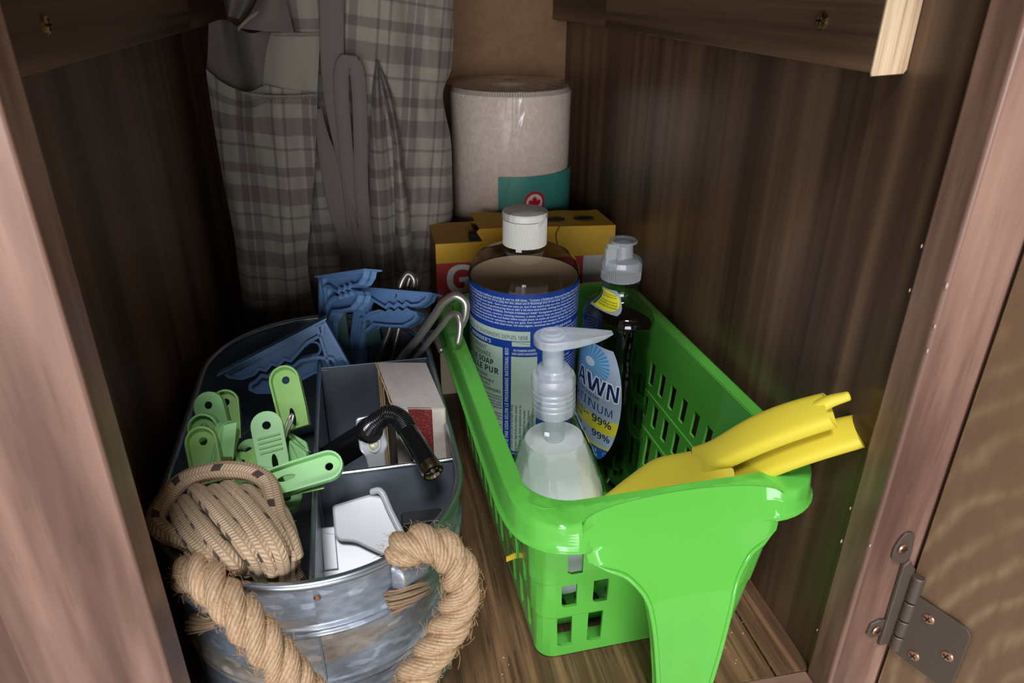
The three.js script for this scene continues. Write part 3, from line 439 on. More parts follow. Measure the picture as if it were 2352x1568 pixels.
    line('ENLEVER', 30, 830, 56, '#26366e', 280); line('de GRAISSE', 40, 880, 50, '#26366e', 290); line('99%', 355, 880, 96, '#26366e', 220);
    line('SAVON A VAISSELLE', 40, 1000, 44, '#dfe9f8', 380); line('PUISSANCE BLANCHE', 50, 1045, 40, '#cfdcf2', 380);
    g.strokeStyle = '#cfdcf2'; g.lineWidth = 4; g.beginPath(); g.arc(500, 1030, 18, 0, 7); g.stroke();
  });
  const lw = (y) => 0.06 + 0.98 * pow(sin(PI * clamp((y - 0.034) / (0.148 - 0.034), 0.001, 0.999)), 0.42);
  M('label', grid(28, 40, (u, v) => { const y = lerp(0.0375, 0.138, v); return surf((u * 2 - 1) * lw(y), y, 0.0005); }, (u, v) => [0.5 + (u - 0.5) * 0.98 * lw(lerp(0.0375, 0.138, v)) / 1.04, v]), std({ map: tex, roughness: 0.3 }), t, 'silver-blue label with yellow band');
  const tex2 = ctex(256, 220, (g, W, H) => { g.fillStyle = '#9aa3aa'; g.fillRect(0, 0, W, H); g.fillStyle = '#e9e22e'; g.beginPath(); g.moveTo(8, 10); g.quadraticCurveTo(230, 6, 242, 100); g.quadraticCurveTo(240, 205, 120, 208); g.lineTo(8, 206); g.fill(); g.fillStyle = '#1d6a34'; g.fillRect(8, 40, 30, 160); g.fillStyle = '#3c3f20'; g.font = 'bold 19px sans-serif'; ['washes up to 3X the dishes', 'vs the leading value brand', '', "Lave jusqu'a 3 fois plus de", 'vaisselle que la marque', 'economique la plus populaire'].forEach((s, i) => g.fillText(s, 50, 66 + i * 22, 165)); });
  M('sticker', grid(20, 14, (u, v) => { const y = lerp(0.1655, 0.1815, v); return surf(lerp(-0.42, 0.92 - 0.25 * pow(abs(v - 0.5) * 2, 3), u), y, 0.0006); }), std({ map: tex2, roughness: 0.35 }), t, 'small yellow sticker with grey edge');
}

// ---------- yellow dustpan with its brush clipped underneath ----------
{
  const yel = std({ color: new THREE.Color().setRGB(0.82, 0.67, 0.055), roughness: 0.42, specularIntensity: 0.7 });
  const base = V(0.187, 0.137, -0.319), tip = V(0.2375, 0.187, -0.2845);
  const a = tip.clone().sub(base).normalize(), n = V(-0.62, 0.56, 0.1); n.addScaledVector(a, -n.dot(a)).normalize(); const w = n.clone().cross(a); // w points to the viewer's side
  if (w.z < 0) w.negate();
  const at = (l, s, h) => base.clone().addScaledVector(a, l).addScaledVector(w, s).addScaledVector(n, h).toArray();
  const t = thing('dustpan', 'small yellow plastic dustpan leaning in the green basket, handle up to the right', 'dustpan');
  const HL = 0.0805;
  const hw = (l) => lerp(0.0092, 0.0108, sin(PI * clamp(l / HL, 0, 1))) + (l < 0.012 ? 0.004 * pow(1 - (l + 0.014) / 0.026, 2) : 0);
  const arch = (l) => 0.006 * sin(PI * clamp(l / HL, 0, 1)) - (l < 0 ? 0.25 * -l : 0);
  // handle: rounded bar, slightly arched, hollow below
  const sect = smoothPoly([[-1, -0.9], [-1.02, -0.2], [-0.8, 0.18], [-0.3, 0.3], [0.3, 0.3], [0.8, 0.18], [1.02, -0.2], [1, -0.9], [0.7, -1], [-0.7, -1]], 36); sect.push(sect[0]);
  const channel = (l0, l1, wf, dp, hf) => grid(sect.length - 1, 40, (u, v) => { const l = lerp(l0, l1, v), q = sect[Math.round(u * (sect.length - 1))]; return at(l, q[0] * wf(l), q[1] * dp + hf(l)); }, null, true);
  const endcap = (l, wf, dp, hf) => grid(sect.length - 1, 2, (u, v) => { const q = sect[Math.round(u * (sect.length - 1))], k = 1 - v; return at(l - 0.004 * sstep(0, 1, v), q[0] * wf(l) * k, -0.35 * dp + (q[1] + 0.35) * dp * k + hf(l)); }, null, true);
  M('handle', [channel(-0.014, HL - 0.009, hw, 0.0075, arch), endcap(HL - 0.009, hw, 0.0075, arch)], yel, t);
  { // hanging prong at the end
    const g = tube([A(at(HL - 0.022, -0.001, 0.0006)), A(at(HL - 0.008, -0.0028, 0.0016)), A(at(HL + 0.0025, -0.003, -0.0004))], (q) => lerp(0.0050, 0.0026, q), 16, 14); M('hanging_prong', g, yel, t);
  }
  // pan: shallow hood, widest at the shoulder, its mouth down to the left
  const ol = smoothPoly([[.1899, .1391, -.3132], [.1873, .1382, -.3237], [.1824, .1342, -.3314], [.173, .1256, -.342], [.1626, .1158, -.3519], [.15, .1027, -.3563], [.1357, .0874, -.359], [.1249, .0756, -.3605], [.1289, .0757, -.3358], [.1468, .0915, -.3137], [.1665, .111, -.3004], [.1815, .127, -.297], [.1881, .1353, -.303]].map((p) => { const d = A(p).sub(base); return [d.dot(a), d.dot(w)]; }), 96); ol.push(ol[0]);
  const cl = ol.reduce((m, p) => [m[0] + p[0] / ol.length, m[1] + p[1] / ol.length], [0, 0]);
  const pan = (off) => grid(ol.length - 1, 14, (u, v) => { const p = ol[Math.round(u * (ol.length - 1))], k = pow(v, 0.8), x = lerp(cl[0], p[0], k * 1.03), y = lerp(cl[1], p[1], k * 1.03), nearHandle = Math.exp(-(pow(x / 0.014, 2) + pow(y / 0.012, 2))); return at(x, y, -0.0015 - 0.004 * pow(k, 6) - off + 0.003 * nearHandle); }, null, true);
  const p2 = pan(0.0018); p2.index.array.reverse(); p2.computeVertexNormals();
  M('pan', [pan(0), p2], yel, t);
  // brush underneath
  const b = thing('hand_brush', 'yellow hand brush tucked under the yellow dustpan handle', 'brush');
  const hb = (l) => lerp(0.009, 0.0105, sin(PI * clamp(l / HL, 0, 1)));
  const drop = (l) => 0.006 * sin(PI * clamp(l / HL, 0, 1)) - 0.0162;
  const at0 = (l) => hb(l), B2 = at;
  const bh = channel(-0.012, HL - 0.003, at0, 0.0062, drop); const off = w.clone().multiplyScalar(0.0075);
  bh.translate(off.x, off.y, off.z); const be = endcap(HL - 0.003, at0, 0.0062, drop); be.translate(off.x, off.y, off.z);
  M('handle', [bh, be], yel, b);
  { const g = grid(12, 10, (u, v) => { const an = u * 2 * PI, l = -0.012 - v * 0.05; return at(l, 0.0075 + 0.011 * cos(an), -0.0205 + 0.0032 * sin(an)); }, null, true); M('block', g, yel, b); }
  { const r = rng(77), br = []; for (let i = 0; i < 120; i++) { const l = -0.016 - 0.044 * r(), s = -0.001 + 0.017 * r(); const g = tube([A(at(l, s, -0.0225)), A(at(l - 0.003, s + 0.003 * (r() - 0.5), -0.038))], 0.0004, 1, 4, false); br.push(g); } const m = M('bristles', br, std({ color: srgb(60, 58, 54), roughness: 0.8 }), b); m.userData.kind = 'stuff'; }
}
{ // yellow sliver poking out of a slot on the left side of the basket
  const g = ext(poly([[-0.0052, -0.002], [0.004, -0.0028], [0.0052, 0.0012], [0.003, 0.0024], [-0.0048, 0.0022]]), 0.0012, 0.0003); g.translate(0, 0, -0.0006); g.rotateY(0.3);
  const o = M('plastic_sliver', g, std({ color: srgb(240, 200, 60), roughness: 0.4 })); o.position.copy(V(...[.0745, .0464, -.354])); o.rotation.z = 0.1; tag(o, 'tiny yellow plastic sliver poking through a left slot of the basket', 'plastic piece');
}

// flat piece from 3D outline points, thickness along n
function slab(pts, n, th, bev = 0.0006, round = 0) {
  const ps = pts.map(A), N = A(n).normalize(), o = ps.reduce((s, p) => s.add(p), V(0, 0, 0)).multiplyScalar(1 / ps.length);
  const x = ps[1].clone().sub(ps[0]); x.addScaledVector(N, -x.dot(N)).normalize(); const y = N.clone().cross(x);
  let q = ps.map((p) => { const d = p.clone().sub(o); return [d.dot(x), d.dot(y)]; }); if (round) q = smoothPolyCorner(q, round, 5);
  const g = ext(poly(q), th, bev, 6, 3); g.translate(0, 0, -th);
  g.applyMatrix4(new THREE.Matrix4().makeBasis(x, y, N).setPosition(o)); return g;
}

// ---------- galvanised oval tub ----------
const T_zinc = dtex(1024, 512, (u, v) => { // spangle patches with brown stains
  const x = u * 130, y = v * 34; let b = 9, id = 0; const ix = floor(x), iy = floor(y);
  for (let j = -1; j <= 1; j++) for (let i = -1; i <= 1; i++) { const px = ix + i + h2(ix + i, iy + j, 3), py = iy + j + h2(ix + i, iy + j, 4), d = hypot((px - x) * 0.8, py - y) + 0.25 * (fbm(x * 3, y * 3, 6, 2) - 0.5); if (d < b) { b = d; id = h2(ix + i, iy + j, 5); } }
  const f = fbm(u * 160, v * 40, 8, 3), bl = id > 0.9 ? 22 : 0, t = 168 + 20 * (id - 0.5) + 44 * (f - 0.5) + bl;
  const st = sstep(0.55, 0.8, fbm(u * 14 + 3, v * 5, 9, 4)) * 0.6;
  return mix3([t * 0.93, t * 1.0, t * 1.08], [t * 1.12, t * 0.98, t * 0.80], st);
});
const T_zr = dtex(512, 256, (u, v) => 70 + 70 * fbm(u * 50, v * 16, 12, 3), { srgb: false });
const M_zincwall = std({ map: T_zinc, roughnessMap: T_zr, metalness: 0.6, roughness: 1.0 });
const M_zincbead = std({ color: srgb(168, 178, 186), metalness: 0.9, roughness: 0.3 });
const M_zincin = std({ color: srgb(150, 160, 170), metalness: 0.6, roughness: 0.36 });
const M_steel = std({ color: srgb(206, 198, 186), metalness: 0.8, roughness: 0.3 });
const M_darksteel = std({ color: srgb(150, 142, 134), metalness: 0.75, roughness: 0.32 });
const TB = { x: -0.0463, z: -0.4395, turn: 0.02 };
{
  const t = thing('metal_tub', 'oval galvanised metal tub with inner dividers and a thick twisted jute rope handle', 'tub', [TB.x, 0, TB.z], TB.turn);
  const HLn = 0.0765, N = 120;
  const stad = (s, R) => { // point and outward normal round the oval
    const per = 4 * HLn + 2 * PI * R; let d = ((s % 1) + 1) % 1 * per; const q = PI * R / 2;
    if (d < q) { const a = d / R; return [R * sin(a), HLn + R * cos(a), sin(a), cos(a)]; } d -= q;
    if (d < 2 * HLn) return [R, HLn - d, 1, 0]; d -= 2 * HLn;
    if (d < 2 * q) { const a = PI / 2 + d / R; return [R * sin(a), -HLn + R * cos(a), sin(a), cos(a)]; } d -= 2 * q;
    if (d < 2 * HLn) return [-R, -HLn + d, -1, 0]; d -= 2 * HLn;
    const a = -PI / 2 + d / R; return [R * sin(a), HLn + R * cos(a), sin(a), cos(a)];
  };
  const Ry = (y) => 0.0826 + 0.0030 * y / 0.12;
  const bead = (y, c, w, h) => h * Math.exp(-pow((y - c) / w, 2));
  const prof = []; for (let i = 0; i <= 180; i++) { const y = 0.002 + 0.117 * i / 180; prof.push([Ry(y) + bead(y, 0.0890, 0.0013, 0.0019) + bead(y, 0.0842, 0.0013, 0.0016) + bead(y, 0.0480, 0.0013, 0.0019) + bead(y, 0.0432, 0.0013, 0.0016) + 0.0028 * sstep(0.0085, 0.0035, y), y]); }
  const wall = grid(N, 180, (u, v) => { const [R, y] = prof[Math.round(v * 180)], p = stad(u, R); return [p[0], y, p[1]]; }, (u, v) => [u, v], true);
  M('wall', wall, M_zincwall, t);
  const inner = grid(N, 30, (u, v) => { const y = 0.119 - 0.114 * v, p = stad(u, Ry(y) - 0.0009); return [p[0], y, p[1]]; }, null, true);
  const bot = grid(N, 1, (u, v) => { const p = stad(u, (Ry(0.004) - 0.0012) * (1 - v * 0.9999)); return [p[0] * (v ? 0 : 1), 0.0042, v ? p[1] * 0 : p[1]]; }, null, true);
  const bot2 = grid(N, 1, (u, v) => { const p = stad(u, Ry(0.002)); return [v ? p[0] : 0, 0.0022, v ? p[1] : 0]; }, null, true);
  M('lining', [inner, bot, bot2], M_zincin, t);
  const loop = (R, y) => { const a = []; for (let i = 0; i < 72; i++) { const p = stad(i / 72, R); a.push(V(p[0], y, p[1])); } return a; };
  M('rim', new THREE.TubeGeometry(new THREE.CatmullRomCurve3(loop(0.0856, 0.1192), true), 200, 0.0026, 10, true), M_zincbead, t);
  M('base_bead', new THREE.TubeGeometry(new THREE.CatmullRomCurve3(loop(0.0850, 0.0028), true), 200, 0.0026, 8, true), M_zincbead, t);
  // dividers
  const dv = M('divider', [box(-0.0006, 0.0006, 0.0045, 0.1165, -0.161, 0.1615, 0.0003)], M_zincin, t); M('rolled_edge', tube([V(0, 0.1172, -0.161), V(0, 0.1172, 0), V(0, 0.1172, 0.1615)], 0.0017, 12, 10), M_zincbead, dv);
  const d1 = M('divider', box(0.0012, 0.0842, 0.0045, 0.1165, 0.0697, 0.0709, 0.0003), M_zincin, t); M('rolled_edge', tube([V(0.001, 0.1172, 0.0703), V(0.04, 0.1172, 0.0703), V(0.0845, 0.1172, 0.0703)], 0.0015, 12, 10), std({ color: srgb(206, 210, 210), metalness: 0.95, roughness: 0.22 }), d1);
  M('divider', [box(0.0012, 0.0842, 0.0045, 0.119, -0.0676, -0.0664, 0.0003), box(0.0012, 0.006, 0.0045, 0.117, -0.0664, -0.0658, 0.0002)], M_zincin, t);
  // rope brackets, rivets
  const wallAt = (deg, y, off) => { const a = deg * PI / 180, R = Ry(y) + off; return [R * sin(a), y, HLn + R * cos(a)]; };
  const rivet = (deg, y, r, m, par) => { const g = lathe([[0, r * 0.55], [r * 0.6, r * 0.45], [r, 0.0001], [r, -0.0005]], 16, 0.6); const p = wallAt(deg, y, 0.0004), a = deg * PI / 180; g.applyQuaternion(new THREE.Quaternion().setFromUnitVectors(V(0, 1, 0), V(sin(a), 0, cos(a)))); g.translate(p[0], p[1], p[2]); M('rivet', g, m, par); };
  for (const deg of [35.5, -40]) {
    const g = grid(10, 16, (u, v) => { const dg = deg - 1 + (u - 0.5) * 15, vv = v * 2 - 1, bulge = 0.0012 + 0.0065 * pow(max(0, 1 - vv * vv * 1.25), 0.6) * sstep(0.5, 0.38, abs(u - 0.5)); return wallAt(dg, 0.1055 + vv * 0.0098, bulge); });
    const br = M('bracket', g, M_zincwall, t); rivet(deg - 0.3, 0.1075, 0.0026, M_copper, br);
  }
  rivet(1.3, 0.11, 0.0018, M_copper, t);
  // twisted rope handle
  const jt = dtex(256, 256, (u, v) => { const a = sin((u * 11 + v * 2) * 2 * PI), f = fbm(u * 90 + v * 14, v * 9, 21, 3); return mix3([148, 117, 86], [236, 205, 166], clamp(0.5 + 0.25 * a * f + 0.8 * (f - 0.45), 0, 1)); }, { rep: [1, 42] });
  const jb = dtex(256, 256, (u, v) => 128 + 60 * sin((u * 11 + v * 2) * 2 * PI) + 90 * (fbm(u * 90 + v * 14, v * 9, 21, 3) - 0.5), { srgb: false, rep: [1, 42] });
  const M_jute = std({ map: jt, bumpMap: jb, bumpScale: 0.0008, roughness: 0.95, sheen: 0.3, sheenColor: srgb(240, 210, 170), sheenRoughness: 0.7 });
  const inv = (p) => { const v = A(p).sub(V(TB.x, 0, TB.z)); return v.applyAxisAngle(V(0, 1, 0), -TB.turn); };
  const path = crv([[-.0992, .1051, -.302], [-.1034, .1178, -.298], [-.0949, .1258, -.288], [-.0815, .1221, -.272], [-.0694, .1092, -.262], [-.0592, .0923, -.256], [-.0474, .0707, -.252], [-.0337, .0493, -.25], [-.0191, .0429, -.25], [-.0061, .0542, -.252], [.0045, .0699, -.255], [.0167, .084, -.26], [.0268, .0974, -.266], [.0307, .1125, -.272], [.0253, .1259, -.279], [.0154, .1289, -.285], [.0057, .1251, -.2885], [-.0012, .1177, -.2925]].map(inv));
  const len = path.getLength(), nl = 420, fr = path.computeFrenetFrames(nl, false), hair = [];
  const rope = new THREE.Group(); rope.name = 'rope_handle'; rope.userData.label = 'thick twisted jute rope'; t.add(rope);
  const rr = rng(31);
  for (let k = 0; k < 3; k++) {
    const g = grid(14, nl, (u, v) => { const i = Math.round(v * nl), p = path.getPointAt(v), ph = v * len / 0.040 * 2 * PI + k * 2 * PI / 3, ta = sstep(0, 0.012, v) * sstep(1, 0.988, v), R1 = 0.0042, R2 = (0.0058 + 0.0003 * sin(v * 60 + k)) * (0.55 + 0.45 * ta), a = -u * 2 * PI, N1 = fr.normals[i], B1 = fr.binormals[i], cx = R1 * cos(ph) + R2 * cos(a), cy = R1 * sin(ph) + R2 * sin(a); return [p.x + N1.x * cx + B1.x * cy, p.y + N1.y * cx + B1.y * cy, p.z + N1.z * cx + B1.z * cy]; }, (u, v) => [u + v * 4, v], true);
    M('strand', g, M_jute, rope);
  }
  for (let i = 0; i < 1700; i++) { // loose fibres
    const v = rr(), j = Math.round(v * nl), p = path.getPointAt(v), a = rr() * 2 * PI, N1 = fr.normals[j], B1 = fr.binormals[j], T1 = fr.tangents[j], o = N1.clone().multiplyScalar(cos(a)).addScaledVector(B1, sin(a)), b = p.clone().addScaledVector(o, 0.0088), L = 0.002 + 0.006 * rr() * rr();
    const c1 = b.clone().addScaledVector(o, L * 0.5).addScaledVector(T1, L * (rr() - 0.5) * 1.6), c2 = c1.clone().addScaledVector(o, L * (rr() - 0.4) * 0.8).addScaledVector(T1, L * (rr() - 0.5) * 2);
    hair.push(tube([b, c1, c2], 0.00011, 4, 3, false));
  }
  const fz = M('rope_fibres', hair, std({ color: srgb(206, 164, 116), roughness: 0.9 }), rope); fz.userData.kind = 'stuff';
  // frayed rope ends below the brackets
  const fray = (p0, p1, p2, nmb) => { const g = []; const c = crv([p0, p1, p2]), L = c.getLength(), f2 = c.computeFrenetFrames(16, false); for (let i = 0; i < nmb; i++) { const a = rr() * 2 * PI, r0 = 0.0045 * sqrt(rr()), sp = 1 + 0.5 * rr(), P = []; for (let j = 0; j <= 4; j++) { const v = j / 4 * (0.85 + 0.15 * rr()), q = c.getPointAt(v), k = Math.round(v * 16), r = r0 * lerp(0.75, sp, v) * (0.9 + 0.3 * rr()); P.push(q.clone().addScaledVector(f2.normals[k], r * cos(a + v)).addScaledVector(f2.binormals[k], r * sin(a + v))); } g.push(tube(P, 0.0007, 6, 5)); } return g; };
  M('frayed_end', fray(inv([.0127, .0938, -.2905]), inv([.0053, .0966, -.2835]), inv([-.0074, .0928, -.283]), 90), M_jute, rope);
  M('frayed_end', fray(inv([-.0913, .086, -.3]), inv([-.0979, .0846, -.2985]), inv([-.1111, .0788, -.3035]), 80), M_jute, rope);
}

// ---------- braided cord hank ----------
{
  const t = thing('cord_hank', 'hank of beige braided cord with dark flecks in the metal tub', 'rope');
  const wv = (u, v) => { const a = u * 10, b = v * 10, k = (floor(a) + floor(b * 1)) % 2, x = a - floor(a), y = b - floor(b); const d = k ? (x + y) : (x + 1 - y); return 0.5 + 0.5 * cos((d - floor(d)) * 2 * PI - PI) * 1.0; };
  const ct = dtex(512, 512, (u, v) => { // herringbone of small yarns and a few dark yarns
    const a = floor(u * 8), b = floor(v * 14 + (a % 2 ? u * 8 - a : 1 - u * 8 + a) * 1.0), f = fbm(u * 70, v * 70, 14, 3), y = v * 14 + (a % 2 ? u * 8 - a : 1 - u * 8 + a), e = y - floor(y);
    const dark = h2(a, floor(b / 3), 91) > 0.90, s = sstep(0, 0.3, e) * sstep(1, 0.7, e) * sstep(0, 0.16, u * 8 - a) * sstep(1, 0.84, u * 8 - a);
    const c = mix3([146, 120, 93], [216, 190, 156], clamp(0.25 + 0.5 * s + 0.5 * (f - 0.4), 0, 1)); return dark ? mix3(c, [58, 40, 38], 0.85) : c;
  }, { rep: [1, 1 / 0.024] });
  const cb = dtex(512, 512, (u, v) => { const a = floor(u * 8), y = v * 14 + (a % 2 ? u * 8 - a : 1 - u * 8 + a), e = y - floor(y); return 255 * sstep(0, 0.4, e) * sstep(1, 0.6, e) * sstep(0, 0.2, u * 8 - a) * sstep(1, 0.8, u * 8 - a); }, { srgb: false, rep: [1, 1 / 0.024] });
  const mat = std({ map: ct, bumpMap: cb, bumpScale: 0.0004, roughness: 0.92, sheen: 0.25, sheenColor: srgb(240, 220, 190), sheenRoughness: 0.7 });
  const S = (name, pts, r = 0.0045) => M(name, tube(pts, r, 90, 16), mat, t);
  const top = (p) => [p[0], p[1] - 0.03, p[2] - 0.004], low = (p) => [p[0] + 0.0015, p[1] - 0.03, p[2] - 0.002];
  const turns = [
    [[-.118, .127, -.3334], [-.116, .13, -.3352], [-.1013, .1335, -.3065], [-.0896, .129, -.2934], [-.0893, .112, -.3031]],
    [[-.115, .129, -.3407], [-.112, .133, -.3403], [-.092, .139, -.3038], [-.08, .1335, -.2888], [-.078, .112, -.2991]],
    [[-.1086, .131, -.3445], [-.105, .136, -.3419], [-.0814, .1425, -.3019], [-.0703, .136, -.2872], [-.0691, .112, -.2961]],
    [[-.1004, .131, -.3467], [-.0958, .137, -.3415], [-.074, .1445, -.3031], [-.0623, .138, -.2853], [-.0621, .112, -.2941]],
    [[-.0929, .131, -.346], [-.0892, .136, -.3419], [-.0681, .1435, -.3048], [-.0567, .137, -.2853], [-.0582, .112, -.2933]],
    [[-.0843, .13, -.3456], [-.0804, .1345, -.3426], [-.063, .1405, -.3091], [-.0546, .134, -.292], [-.0557, .112, -.2947]],
    [[-.0754, .129, -.3444], [-.072, .132, -.343], [-.0581, .136, -.3137], [-.0527, .13, -.2977], [-.0541, .112, -.2975]],
    [[-.0961, .124, -.3517], [-.088, .128, -.3404], [-.0713, .1345, -.3027], [-.062, .129, -.2865], [-.0644, .108, -.2993]],
    [[-.1107, .122, -.3466], [-.0987, .128, -.3225], [-.0851, .1265, -.3025], [-.0768, .1195, -.295], [-.0775, .106, -.3052]],
  ];
  turns.forEach((p, i) => p.forEach((q, j) => { if (i % 2 && j < 4) q[1] -= 0.0022; }));
  turns.forEach((p) => S('cord_turn', [[p[0][0] + 0.003, p[0][1] - 0.045, p[0][2] - 0.001], [p[0][0] + 0.001, p[0][1] - 0.012, p[0][2] - 0.003], p[1], p[2], p[3], p[4], [p[4][0] + 0.0015, p[4][1] - 0.012, p[4][2] - 0.0015], [p[4][0] + 0.0015, p[4][1] - 0.04, p[4][2] - 0.008]]));
  M('wrap_loop', tube([[-.1009, .118, -.315], [-.108, .127, -.3136], [-.1171, .1335, -.3152], [-.1209, .1355, -.321], [-.1189, .138, -.3338], [-.1124, .141, -.3445], [-.1009, .1445, -.3462], [-.0857, .146, -.344], [-.0727, .145, -.3393], [-.0649, .1425, -.3317], [-.0615, .14, -.3201], [-.0586, .137, -.3074], [-.0535, .1335, -.2971], [-.0511, .126, -.2907]], 0.005, 150, 16), mat, t);
  const r = rng(61), hair = []; const src = turns.map((p) => crv(p));
  for (let i = 0; i < 160; i++) { const c = src[floor(r() * src.length)], p = c.getPointAt(r()), o = V(r() - 0.5, r() * 0.8, r() - 0.3).normalize(), b = p.clone().addScaledVector(o, 0.004), L = 0.0015 + 0.0035 * r(); hair.push(tube([b, b.clone().addScaledVector(o, L * 0.6), b.clone().addScaledVector(o, L).add(V((r() - 0.5) * L, (r() - 0.5) * L, 0))], 0.00008, 3, 3, false)); }
  M('loose_fibres', hair, std({ color: srgb(205, 180, 148), roughness: 0.9 }), t).userData.kind = 'stuff';
}

// ---------- green plastic clips ----------
{
  const gm = std({ color: new THREE.Color().setRGB(0.30, 0.62, 0.24), roughness: 0.4, specularIntensity: 0.7 });
  const gm2 = std({ color: new THREE.Color().setRGB(0.30, 0.54, 0.16), roughness: 0.5, specularIntensity: 0.6 });
  const dirt = std({ color: srgb(96, 92, 46), roughness: 0.8 });
  const armGeo = (L, W, ridges) => {
    const w = W / 2, o = []; for (let i = 0; i <= 12; i++) { const a = PI * i / 12; o.push([w * cos(a), L - w + w * sin(a)]); } o.push([-w * 0.98, L * 0.3], [-w * 0.9, 0], [w * 0.9, 0], [w * 0.98, L * 0.3]);
    const s = poly(o); circ(s, 0, L - w * 0.95, W * 0.13); const sl = new THREE.Path(); sl.absellipse(w * 0.1, L * 0.2, W * 0.09, W * 0.3, 0, 2 * PI, true); s.holes.push(sl);
    const web = ext(s, 0.0014, 0.0003, 8); web.translate(0, 0, -0.0014);
    const rim = ring(o, 0.0013, 0.0052); rim.translate(0, 0, -0.0056);
    const rd = []; if (ridges) for (let i = 0; i < 4; i++) { const g = tube([V(-w * 0.68, L * 0.38 + i * W * 0.16, 0.0001), V(w * 0.72, L * 0.38 + i * W * 0.16 + 0.0006, 0.0001)], 0.00075, 4, 8); rd.push(g); }
    return [web, rim, ...rd];
  };
  const arm = (par, name, Atip, B, n, W, inner, ridges, m = gm) => { const L = A(Atip).distanceTo(A(B)), g = armGeo(L, W, ridges); const k = M(name, g, m, par); if (inner) { const N = A(n).negate(); pose(k, B, Atip, N.toArray()); } else pose(k, B, Atip, n); return k; };
  const jaw = (par, B, dir, n, W, len, m = gm) => { const o = [[-W * 0.42, 0.004], [W * 0.42, 0.004], [W * 0.5, -len * 0.5], [W * 0.34, -len], [-W * 0.34, -len], [-W * 0.5, -len * 0.5]]; const k = M('jaw', [ext(poly(smoothPolyCorner(o, 0.002)), 0.0034, 0.0006)], m, par); pose(k, B, [B[0] + dir[0], B[1] + dir[1], B[2] + dir[2]], n); return k; };
  const spring = (par, pts) => M('spring', tube(pts, 0.0008, 40, 7), M_steel, par);
  const nv = [-0.2, 0.5, 0.84];
  // pair of upright arms at the back left
  let t = thing('clip', 'green clip at the back left, both round-ended arms with clear holes', 'clip', undefined, 0, 'green clips in the metal tub');
  arm(t, 'arm', [-.1118, .1515, -.425], [-.1049, .1225, -.405], [-0.1, 0.45, 0.9], 0.0185, false, false); arm(t, 'arm', [-.1022, .1449, -.437], [-.1009, .1183, -.418], [0.05, 0.45, 0.9], 0.0170, true, false, gm2);
  jaw(t, [-.1045, .1168, -.405], [-0.1, 1, 0.2], [0, 0.3, 1], 0.016, 0.022);
  t = thing('clip', 'green clip with one rimmed and one dirty arm, beside the left tub wall', 'clip', undefined, 0, 'green clips in the metal tub');
  arm(t, 'arm', [-.1127, .1477, -.404], [-.0949, .1155, -.385], [-0.25, 0.6, 0.75], 0.0185, true, false); arm(t, 'arm', [-.1081, .1485, -.388], [-.1034, .1214, -.368], [-0.1, 0.5, 0.85], 0.0185, true, false, gm2);
  jaw(t, [-.0974, .1152, -.375], [-0.4, 1, 0.2], [0, 0.4, 0.9], 0.016, 0.022);
  t = thing('clip', 'green clip seen edge on, its foot stained brown, left of the ridged clip', 'clip', undefined, 0, 'green clips in the metal tub');
  arm(t, 'arm', [-.0905, .1481, -.392], [-.0989, .1256, -.372], [0.75, 0.25, 0.6], 0.015, false, false); const dk = arm(t, 'arm', [-.0856, .124, -.392], [-.0976, .111, -.372], [0.5, 0.5, 0.7], 0.014, false, false, gm2);
  M('shiny_side', slab([[-.0955, .1485, -.388], [-.0874, .1497, -.388], [-.0908, .131, -.373], [-.099, .1271, -.373]], [0.15, 0.4, 0.9], 0.0016, 0.0005, 0.001), gm, t, 'shiny narrow side of the clip');
  M('stained_foot', slab([[-.0975, .1353, -.3735], [-.0909, .1344, -.3735], [-.0936, .1118, -.362], [-.1007, .1129, -.362]], [0.2, 0.4, 0.9], 0.003, 0.0008), dirt, t, 'brown stained foot of the clip');
  jaw(t, [-.0915, .1182, -.372], [-0.3, 1, 0.2], [0.3, 0.4, 0.9], 0.015, 0.02);
  t = thing('clip', 'tallest green clip, hollow arm with a slot and a wire spring', 'clip', undefined, 0, 'green clips in the metal tub');
  arm(t, 'arm', [-.0638, .1582, -.437], [-.0566, .1264, -.41], [-0.12, 0.42, 0.9], 0.0195, true, false, gm2);
  M('cheek', slab([[-.0623, .1246, -.402], [-.0496, .1157, -.397], [-.0517, .1091, -.39], [-.0614, .1091, -.385], [-.0661, .1162, -.389]], [-0.3, 0.62, 0.72], 0.006, 0.0014, 0.002), gm, t); M('cheek', slab([[-.0647, .1261, -.412], [-.0515, .1189, -.405], [-.0495, .1129, -.4], [-.0632, .1228, -.404]], [-0.2, 0.75, 0.6], 0.004, 0.001, 0.001), gm, t);
  spring(t, [[-.0655, .1264, -.398], [-.0628, .1336, -.4], [-.0596, .14, -.403], [-.0575, .1411, -.405], [-.0582, .1379, -.402], [-.0616, .1325, -.399], [-.0643, .1269, -.397]]);
  t = thing('clip', 'green clip with four raised ridges across its arm, in the middle of the clips', 'clip', undefined, 0, 'green clips in the metal tub');
  arm(t, 'arm', [-.0746, .1451, -.405], [-.0691, .1137, -.378], [0.12, 0.42, 0.9], 0.0192, false, true);
  arm(t, 'arm', [-.0716, .1133, -.425], [-.0691, .0957, -.4], [0.12, 0.42, 0.9], 0.018, true, false, gm2); jaw(t, [-.0683, .1086, -.378], [-0.2, 1, 0.2], [0.1, 0.4, 0.9], 0.017, 0.022);
  t = thing('clip', 'green clip lying across the tub divider, its hollow arm pointing right', 'clip', undefined, 0, 'green clips in the metal tub');
